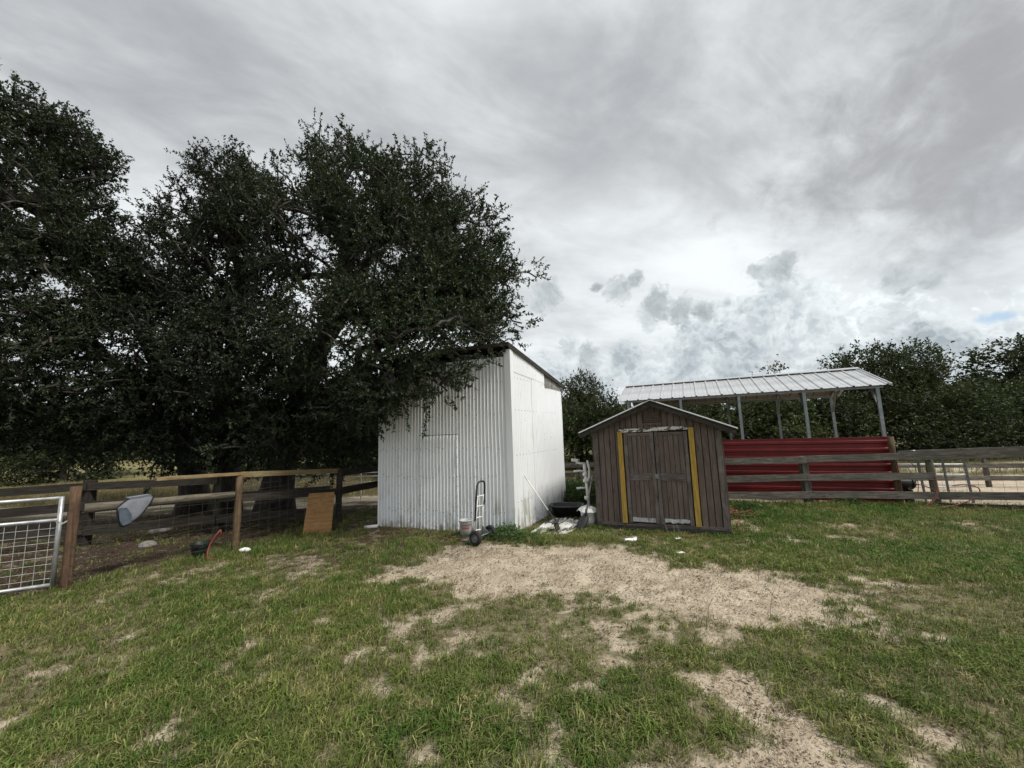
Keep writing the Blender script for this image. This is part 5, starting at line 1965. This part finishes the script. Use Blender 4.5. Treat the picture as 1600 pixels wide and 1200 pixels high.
# stones and rubbish on the shaded dirt
for i, (x, y, s, lab) in enumerate(((-7.05, 7.85, .16, 'dark rock on the pale sand behind the hung pad'), (-6.25, 6.75, .11, 'pale flat stone on the shaded dirt behind the wire mesh'), (-4.25, 6.25, .06, 'small pale stone at the foot of the tan fence post'))):
    mb = MB()
    g = np.random.default_rng(i)
    n_, m_ = 10, 6
    vs = []
    for a in range(m_ + 1):
        for b in range(n_):
            th, ph = math.pi * a / m_, 2 * math.pi * b / n_
            q = s * (1 + 0.18 * math.sin(3 * ph + i) * math.sin(th) + 0.1 * g.normal())
            vs.append((x + q * math.sin(th) * math.cos(ph) * 1.3, y + q * math.sin(th) * math.sin(ph), 0.02 + q * math.cos(th) * 0.6))
    mb.add(vs, [(a * n_ + b, (a + 1) * n_ + b, (a + 1) * n_ + (b + 1) % n_, a * n_ + (b + 1) % n_) for a in range(m_) for b in range(n_)])
    tag(mb.build('stone', M['stone'] if i == 0 else M['paper'] if i == 2 else M['infill'], None, True), lab, 'stone', 'loose stones on the dirt')
# white pipe stub at the shed's west corner
mb = MB()
mb.tube([(-2.62, 7.50, 0.035), (-2.85, 7.45, 0.03)], 0.032, 12)
tag(mb.build('pipe', M['white_pipe'], None, True), 'short white pipe lying at the left foot of the white shed', 'pipe')

# ================================================================== hand truck
ht = thing('hand_truck', 'upright hand truck with black handle loop and two black wheels', 'hand truck', (-0.60, 6.35, 0))
ha = Vector((0.53, 0.85, 0)).normalized()              # axle direction
hf = Vector((-0.85, 0.53, 0)).normalized()             # towards the toe plate
HC = Vector((-0.60, 6.36, 0))
hp = lambda a, f, z: HC + ha * a + hf * f + Vector((0, 0, z))
ln = lambda z: 0.06 - 0.13 * z                          # lean back with height
for sgn in (-1, 1):
    mb = MB()
    mb.tube([hp(sgn * 0.105, ln(0.05), 0.05), hp(sgn * 0.105, ln(0.4), 0.4), hp(sgn * 0.10, ln(0.72), 0.72)], 0.014, 8)
    mb.build('rail', M['white_pipe'], ht, True)
for z in (0.16, 0.36, 0.54, 0.70):
    mb = MB()
    mb.tube([hp(-0.105, ln(z), z), hp(-0.05, ln(z) + 0.03, z), hp(0.05, ln(z) + 0.03, z), hp(0.105, ln(z), z)], 0.011, 7)
    mb.build('crossbar', M['white_pipe'], ht, True)
mb = MB()
mb.tube([hp(-0.02, ln(0.1) + 0.028, 0.08), hp(-0.02, ln(0.70) + 0.028, 0.70)], 0.010, 6)
mb.build('strut', M['white_pipe'], ht, True)
mb = MB()
mb.tube([hp(-0.106, ln(0.34) - 0.018, 0.34), hp(-0.106, ln(0.80), 0.80), hp(-0.10, ln(0.88), 0.88), hp(-0.07, ln(0.93), 0.93), hp(0.0, ln(0.94), 0.94), hp(0.07, ln(0.93), 0.93), hp(0.10, ln(0.88), 0.88), hp(0.106, ln(0.80), 0.80), hp(0.106, ln(0.56) - 0.015, 0.56)], 0.015, 8)
mb.build('handle', M['black_steel'], ht, True)
mb = MB()
mb.prism([hp(-0.13, 0.05, 0.02), hp(0.13, 0.05, 0.02), hp(0.12, 0.30, 0.012), hp(-0.12, 0.30, 0.012)], (0, 0, 0.006))
mb.prism([hp(-0.13, 0.05, 0.02), hp(0.13, 0.05, 0.02), hp(0.13, 0.05, 0.14), hp(-0.13, 0.05, 0.14)], hf * 0.006)
mb.build('toe_plate', M['grey_steel'], ht)
for sgn in (-1, 1):
    mb = MB()
    mb.prism([hp(sgn * 0.12, 0.045, 0.05), hp(sgn * 0.12, 0.045, 0.24), hp(sgn * 0.12, -0.09, 0.13), hp(sgn * 0.12, -0.09, 0.09)], ha * 0.006)
    mb.build('axle_bracket', M['grey_steel'], ht)
    c = hp(sgn * 0.195, -0.075, 0.108)
    w = thing('wheel', None, None, c)
    COL.objects.unlink(w)
    place(w, ht, Matrix.Translation(c))
    mb = MB()
    mb.lathe(c, [(0.062, -0.030), (0.088, -0.036), (0.108, -0.022), (0.113, 0), (0.108, 0.022), (0.088, 0.036), (0.062, 0.030)], 28, ha)
    mb.build('tyre', M['rubber'], w, True)
    mb = MB()
    mb.lathe(c, [(0.001, -0.020), (0.022, -0.034), (0.028, -0.018), (0.055, -0.010), (0.064, -0.028), (0.064, 0.028), (0.055, 0.010), (0.028, 0.018), (0.022, 0.034), (0.001, 0.020)], 24, ha)
    mb.build('rim', M['dull_steel'], w, True)
mb = MB()
mb.tube([hp(-0.23, -0.075, 0.108), hp(0.23, -0.075, 0.108)], 0.009, 8)
mb.build('axle', M['grey_steel'], ht)
bk = bucket('bucket', 'white plastic pail behind the hand truck against the white shed', (-0.86, 6.72, gz_at(-0.86, 6.72) - 0.005), 0.088, 0.106, 0.27, M['dull_pail'])
mb = MB()
cb = Vector((-0.86, 6.72, 0))
for z0_, z1_ in ((0.13, 0.16), (0.18, 0.195)):
    vs = []
    for k in range(7):
        a = math.radians(-120 + k * 13)
        for z_ in (z0_, z1_):
            rr_ = 0.088 + 0.018 * z_ / 0.27 + 0.0025
            vs.append(cb + Vector((rr_ * math.cos(a), rr_ * math.sin(a), z_)))
    mb.add(vs, [(2 * k, 2 * k + 2, 2 * k + 3, 2 * k + 1) for k in range(6)])
mb.build('label_print', M['red_mark'], bk)
mb = MB()
mb.tube([(-0.72, 6.55, 0.03), (-0.95, 6.45, 0.025), (-1.15, 6.48, 0.02), (-1.3, 6.62, 0.03)], [0.012, 0.014, 0.012, 0.008], 7)
mb.tube([(-0.95, 6.47, 0.02), (-1.1, 6.58, 0.035), (-1.28, 6.66, 0.02)], [0.008, 0.01, 0.006], 6)
tag(mb.build('fallen_branch', M['rust_strap'], None, True), 'reddish bare branch on the ground left of the pail', 'branch')

# ================================================================== things between the sheds
# streaked white sheets on the ground
shs = MB()
A_, B_, C_, D_ = Vector((0.20, 6.60, 0.03)), Vector((0.80, 6.50, 0.03)), Vector((1.30, 7.40, 0.04)), Vector((0.72, 7.72, 0.04))
nx2, ny2 = 8, 10
vs = []
for j in range(ny2 + 1):
    for i in range(nx2 + 1):
        p = A_.lerp(B_, i / nx2).lerp(D_.lerp(C_, i / nx2), j / ny2)
        vs.append(p + Vector((0, 0, 0.012 * math.sin(i * 1.1 + j * 0.4) + 0.008 * math.sin(j * 1.3))))
shs.add(vs, [(j * (nx2 + 1) + i, j * (nx2 + 1) + i + 1, (j + 1) * (nx2 + 1) + i + 1, (j + 1) * (nx2 + 1) + i) for j in range(ny2) for i in range(nx2)])
sh_o = shs.build('metal_sheet', M['streaked'], None, False, world=Matrix.Translation(A_) @ Matrix.Rotation(math.atan2((D_ - A_).y, (D_ - A_).x), 4, 'Z'))
sol = sh_o.modifiers.new('gauge', 'SOLIDIFY')
sol.thickness = 0.008
tag(sh_o, 'white sheet with black streaks lying beside the white shed', 'metal sheet')
# black trough
tr = thing('trough', 'black plastic trough behind the white streaked sheet', 'trough', (1.02, 7.95, 0))
mb = MB()
ta_ = Vector((0.97, -0.2, 0)).normalized()
tb_ = Vector((0.2, 0.97, 0)).normalized()
tcn = Vector((1.02, 7.95, 0))
tq = lambda a, b, z: tcn + ta_ * a + tb_ * b + Vector((0, 0, z))
loops = [(0.26, 0.18, 0.03), (0.31, 0.23, 0.22), (0.34, 0.26, 0.225), (0.34, 0.26, 0.20), (0.315, 0.235, 0.20)]
outer = [(0.26, 0.18, 0.03), (0.31, 0.23, 0.215), (0.345, 0.265, 0.215), (0.345, 0.265, 0.232), (0.30, 0.22, 0.232), (0.25, 0.17, 0.05)]
vs = []
for a, b, z in outer:
    for k in range(16):
        t = 2 * math.pi * (k + 0.5) / 16
        cx_, sy_ = math.cos(t), math.sin(t)
        m_ = (abs(cx_) ** 4 + abs(sy_) ** 4) ** -0.25
        vs.append(tq(a * cx_ * m_, b * sy_ * m_, z))
fs = [(i * 16 + k, i * 16 + (k + 1) % 16, (i + 1) * 16 + (k + 1) % 16, (i + 1) * 16 + k) for i in range(len(outer) - 1) for k in range(16)]
fs += [tuple(range(15, -1, -1)), tuple(range(5 * 16, 6 * 16))]
mb.add(vs, fs)
mb.build('tub', M['black_plastic'], tr, True)
# scraper with a white handle leaning on the white shed
sc_ = thing('scraper', 'white handled scraper leaning against the side of the white shed', 'scraper', (0.62, 6.68, 0))
h0, h1 = Vector((0.165, 7.03, 0.93)), Vector((0.56, 6.86, 0.33))
mb = MB()
mb.tube([h0, h1], 0.013, 8)
mb.build('handle', M['white_pipe'], sc_, True)
mb = MB()
mb.tube([h1 - (h1 - h0) * 0.03, h1 + (h1 - h0) * 0.16, Vector((0.67, 6.78, 0.20)), Vector((0.70, 6.70, 0.19))], [0.017, 0.016, 0.014, 0.013], 8)
mb.build('socket', M['black_steel'], sc_, True)
mb = MB()
hd = Vector((0.30, 0.95, 0)).normalized()
c = Vector((0.68, 6.72, 0.105))
mb.prism([c - hd * 0.14 + Vector((-0.035, 0, 0.085)), c + hd * 0.14 + Vector((-0.035, 0, 0.085)), c + hd * 0.13 + Vector((0.02, 0, -0.085)), c - hd * 0.13 + Vector((0.02, 0, -0.085))], (0.012, -0.004, 0))
mb.prism([c - hd * 0.145 + Vector((-0.06, 0, 0.07)), c + hd * 0.145 + Vector((-0.06, 0, 0.07)), c + hd * 0.145 + Vector((0.03, 0, 0.09)), c - hd * 0.145 + Vector((0.03, 0, 0.09))], (0, 0, 0.012))
mb.build('blade', M['skid'], sc_)
# white pipe rack
pr_ = thing('pipe_rack', 'white pipe stand with short side arms beside the brown shed', 'rack', (1.36, 7.62, 0))
pk = Vector((1.37, 7.55, 0))
mb = MB()
mb.tube([pk + Vector((0.03, 0, 0.0)), pk + Vector((0.0, 0, 0.6)), pk + Vector((-0.03, 0, 1.06))], 0.030, 10)
mb.build('upright', M['white_pipe'], pr_, True)
for z, l, zz in ((1.06, 0.17, 0.03), (0.92, 0.22, 0.0), (0.60, 0.18, 0.0)):
    mb = MB()
    mb.tube([pk + Vector((-0.02, 0, z)), pk + Vector((-0.02 - l * 0.5, 0, z + 0.005)), pk + Vector((-0.02 - l, -0.01, z + zz))], 0.019, 8)
    arm = mb.build('arm', M['white_pipe'], pr_, True)
    if zz:
        mb = MB()
        mb.box(pk + Vector((-0.21, -0.01, z + 0.07)), (0.12, 0.06, 0.055), Matrix.Rotation(0.12, 3, 'Y'))
        mb.build('cap', M['white_plastic'], arm, bevel=0.008)
for z in (0.86, 0.74, 0.42):
    mb = MB()
    mb.lathe(pk + Vector((-0.03 + 0.02 * (1 - z), 0, z - 0.035)), [(0.031, 0), (0.043, 0.012), (0.043, 0.055), (0.031, 0.07)], 12)
    mb.build('coupling', M['white_pipe'], pr_, True)
mb = MB()
mb.tube([pk + Vector((0.03, -0.03, 1.12)), pk + Vector((0.06, -0.03, 0.95)), pk + Vector((0.05, -0.03, 0.80)), pk + Vector((0.0, -0.04, 0.72))], 0.022, 8)
mb.build('elbow', M['white_plastic'], pr_, True)
# shovel leaning there
shv = thing('shovel', 'black bladed shovel standing against the white pipe stand', 'shovel', (1.15, 6.85, 0))
mb = MB()
mb.tube([Vector((1.40, 7.10, 0.90)), Vector((1.29, 7.0, 0.55)), Vector((1.21, 6.91, 0.22))], 0.013, 8)
mb.build('shaft', M['infill'], shv, True)
mb = MB()
sa = Vector((1.21, 6.91, 0.25))
vs, nr, nc = [], 6, 6
for j in range(nr + 1):
    t = j / nr
    wdt = 0.085 * (0.35 + 0.65 * min(1, t * 3)) * (1 - 0.55 * max(0, (t - 0.7) / 0.3) ** 2)
    for i in range(nc + 1):
        q = (i / nc - 0.5) * 2
        vs.append(sa + Vector((-0.14 * t + q * wdt * 0.95, -0.12 * t + q * wdt * -0.2 + 0.03 * q * q, -0.25 * t)))
mb.add(vs, [(j * (nc + 1) + i, j * (nc + 1) + i + 1, (j + 1) * (nc + 1) + i + 1, (j + 1) * (nc + 1) + i) for j in range(nr) for i in range(nc)])
bl = mb.build('blade', M['black_plastic'], shv, True)
sol = bl.modifiers.new('gauge', 'SOLIDIFY')
sol.thickness = 0.006
mb = MB()
mb.tube([Vector((1.225, 6.93, 0.34)), Vector((1.20, 6.90, 0.20))], [0.018, 0.020], 8)
mb.build('socket', M['black_plastic'], shv, True)
b2 = bucket('bucket', 'grubby white bucket with a crumpled cover beside the brown shed', (1.30, 7.18, gz_at(1.3, 7.18)), 0.115, 0.14, 0.27, M['white_plastic'], False)
mb = MB()
g = np.random.default_rng(3)
vs = []
for j in range(6):
    for k in range(16):
        a = 2 * math.pi * k / 16
        q = 0.165 * (1 - j / 5.2)
        vs.append(Vector((1.28, 7.16, 0.27)) + Vector((q * math.cos(a) * 1.15, q * math.sin(a), 0.02 + 0.055 * (j / 5) + g.normal() * 0.012 - (0.03 if j == 0 else 0))))
mb.add(vs, [(j * 16 + k, j * 16 + (k + 1) % 16, (j + 1) * 16 + (k + 1) % 16, (j + 1) * 16 + k) for j in range(5) for k in range(16)] + [tuple(80 + k for k in range(16))])
mb.build('cover', M['paper'], b2, False)

# litter in front of the brown shed
for i, (x, y, s, lab) in enumerate(((1.71, 6.06, .07, 'flat white scrap of plastic on the grass left of the shed doors'), (2.43, 6.05, .04, 'crumpled white scrap in front of the right shed door'), (2.20, 5.42, .04, 'small white scrap nearest the dirt patch'), (3.98, 7.86, .07, 'white scrap by the tangled red hose'))):
    mb = MB()
    g = np.random.default_rng(40 + i)
    z = gz_at(x, y) + 0.03
    vs = [(x + s * (a - 1.5) * 0.8 + g.normal() * s * 0.15, y + s * (b - 1.5) * 0.35 + g.normal() * s * 0.1, z + abs(g.normal()) * s * 0.25) for a in range(4) for b in range(4)]
    mb.add(vs, [(a * 4 + b, a * 4 + b + 1, (a + 1) * 4 + b + 1, (a + 1) * 4 + b) for a in range(3) for b in range(3)])
    o = mb.build('scrap', M['paper'])
    sol = o.modifiers.new('thick', 'SOLIDIFY')
    sol.thickness = 0.004
    tag(o, lab, 'scrap', 'white scraps of litter')

# ================================================================== hoses on the east side



mb = MB()
mb.tube(smooth_path([(7.66, 7.88, 1.02), (7.665, 7.87, 0.7), (7.67, 7.86, 0.35), (7.60, 7.78, 0.14), (7.45, 7.66, 0.03), (7.1, 7.62, 0.025), (6.4, 7.72, 0.025), (5.7, 7.83, 0.03), (5.15, 7.8, 0.025), (4.7, 7.75, 0.03)]), 0.009, 7)
mb.tube(smooth_path([(8.08, 7.60, 0.62), (8.05, 7.56, 0.42), (7.95, 7.55, 0.20), (7.75, 7.56, 0.05), (7.45, 7.56, 0.03), (7.2, 7.57, 0.03)]), 0.009, 7)
mb.tube(smooth_path([(7.80, 7.72, 0.45), (7.95, 7.66, 0.40), (8.06, 7.6, 0.30), (7.98, 7.58, 0.15), (7.78, 7.56, 0.06), (7.5, 7.52, 0.03)]), 0.009, 7)
mb.tube(smooth_path([(8.30, 7.52, 0.42), (8.55, 7.50, 0.44), (8.72, 7.45, 0.36), (8.6, 7.42, 0.22), (8.3, 7.46, 0.09), (7.95, 7.5, 0.035), (7.5, 7.48, 0.025), (7.0, 7.5, 0.025)]), 0.009, 7)
tag(mb.build('garden_hose', M['red_hose'], None, True), 'red hose draped over the fence posts and trailing along the grass', 'hose')
mb = MB()
g = np.random.default_rng(9)
for k in range(9):
    c = Vector((4.05 + g.normal() * 0.22, 7.66 + g.normal() * 0.18, 0.02 + 0.007 * k))
    ra, rb = g.uniform(0.18, 0.36), g.uniform(0.12, 0.24)
    a0 = g.uniform(0, 6)
    mb.tube(smooth_path([c + Vector((ra * math.cos(a0 + t), rb * math.sin(a0 + t), 0.02 * math.sin(3 * t + k))) for t in np.linspace(0, 5.6, 8)], 4), 0.009, 6)
mb.tube(smooth_path([(4.3, 7.5, 0.03), (3.75, 6.8, 0.02), (3.45, 6.15, 0.02), (3.1, 5.98, 0.018), (2.5, 6.22, 0.018), (1.95, 6.5, 0.018), (1.7, 6.62, 0.02)]), 0.009, 7)
tag(mb.build('hose_tangle', M['red_hose'], None, True), 'tangled heap of red hose by the right corner of the brown shed', 'hose')
# pale string by the doors
mb = MB()
for (s, z) in ((1.10, 0.16), (1.22, 0.13), (1.28, 0.14)):
    mb.tube(smooth_path([bp(s, z, 0.06), bp(s + 0.03, z - 0.1, 0.10), bp(s + 0.08 * random.uniform(-1, 1), 0.015, 0.16), bp(s + 0.1, 0.01, 0.24)]), 0.003, 4)
tag(mb.build('cord', M['infill'], None, True), 'pale loose cords hanging at the foot of the shed doors', 'cord')
# black bucket on its side behind the hoses
b3 = thing('barrel', 'black barrel lying on its side between the fence posts', 'barrel', (7.95, 8.22, 0.34))
mb = MB()
bx = Vector((0.96, -0.27, 0)).normalized()
mb.lathe(Vector((7.68, 8.28, 0.40)), [(0.001, 0), (0.10, 0.0), (0.12, 0.03), (0.125, 0.26), (0.12, 0.50), (0.10, 0.53), (0.001, 0.53)], 20, bx)
mb.build('body', M['black_plastic'], b3, True)
for q in (0.05, 0.46):
    mb = MB()
    mb.lathe(Vector((7.68, 8.28, 0.40)) + bx * q, [(0.122, 0), (0.134, 0.008), (0.134, 0.022), (0.122, 0.03)], 20, bx)
    mb.build('hoop', M['green_plastic'], b3, True)
for q in (0.14, 0.40):
    mb = MB()
    a = Vector((7.68, 8.28, 0.0)) + bx * q
    mb.box(a + Vector((0, 0, 0.135)), (0.05, 0.30, 0.29), Matrix.Rotation(math.atan2(bx.y, bx.x), 3, 'Z'))
    mb.build('cradle', M['dark_board'], b3)
# pipe gate panel behind the mossy post
gp_ = thing('livestock_gate', 'white pipe gate with grey uprights standing behind the mossy post', 'gate', (8.3, 8.35, 0))
q0, q1 = Vector((7.98, 8.46, 0)), Vector((9.17, 8.0, 0))
qd = (q1 - q0).normalized()
ql = (q1 - q0).length
for z in (0.07, 0.34, 0.55, 0.755):
    mb = MB()
    mb.tube([q0 + Vector((0, 0, z - (0.05 if z < 0.1 else 0))), q1 + Vector((0, 0, z))], 0.016, 8)
    mb.build('rail', M['white_trim'], gp_, True)
for t in (0.42, 0.72, 0.98):
    p = q0 + qd * ql * t + Vector((qd.y, -qd.x, 0)) * 0.045
    board('upright', p + Vector((0.03, 0, 0.0)), p + Vector((-0.02, 0, 0.95)), 0.025, 0.032, M['dull_steel'], gp_, up=qd)
mb = MB()
for k, zz in enumerate((0.95, 0.70)):
    mb.tube(smooth_path([q0 + qd * 0.30 + Vector((-0.08 + 0.1 * k, -0.06, zz)), q0 + qd * 0.36 + Vector((0, -0.07, zz - 0.14)), q0 + qd * 0.40 + Vector((0.06, -0.06, zz - 0.30)), q0 + qd * 0.38 + Vector((0.03, -0.06, zz - 0.62))]), 0.007, 5)
tag(mb.build('strap', M['black_steel'], None, True), 'black straps hanging on the white pipe gate', 'strap')
# white rag tied on the top rail
mb = MB()
g = np.random.default_rng(21)
vs = []
c = Vector((7.88, 7.72, 1.078))
for j in range(5):
    for k in range(10):
        th, ph = math.pi * j / 4, 2 * math.pi * k / 10
        q = 0.024 * (1 + 0.3 * g.normal() * (0 < j < 4))
        vs.append(c + Vector((q * 1.3 * math.sin(th) * math.cos(ph), q * math.sin(th) * math.sin(ph), q * 0.7 * math.cos(th))))
mb.add(vs, [(j * 10 + k, (j + 1) * 10 + k, (j + 1) * 10 + (k + 1) % 10, j * 10 + (k + 1) % 10) for j in range(4) for k in range(10)])
tag(mb.build('rag', M['paper'], None, True), 'small white rag knotted on the top fence rail', 'rag')
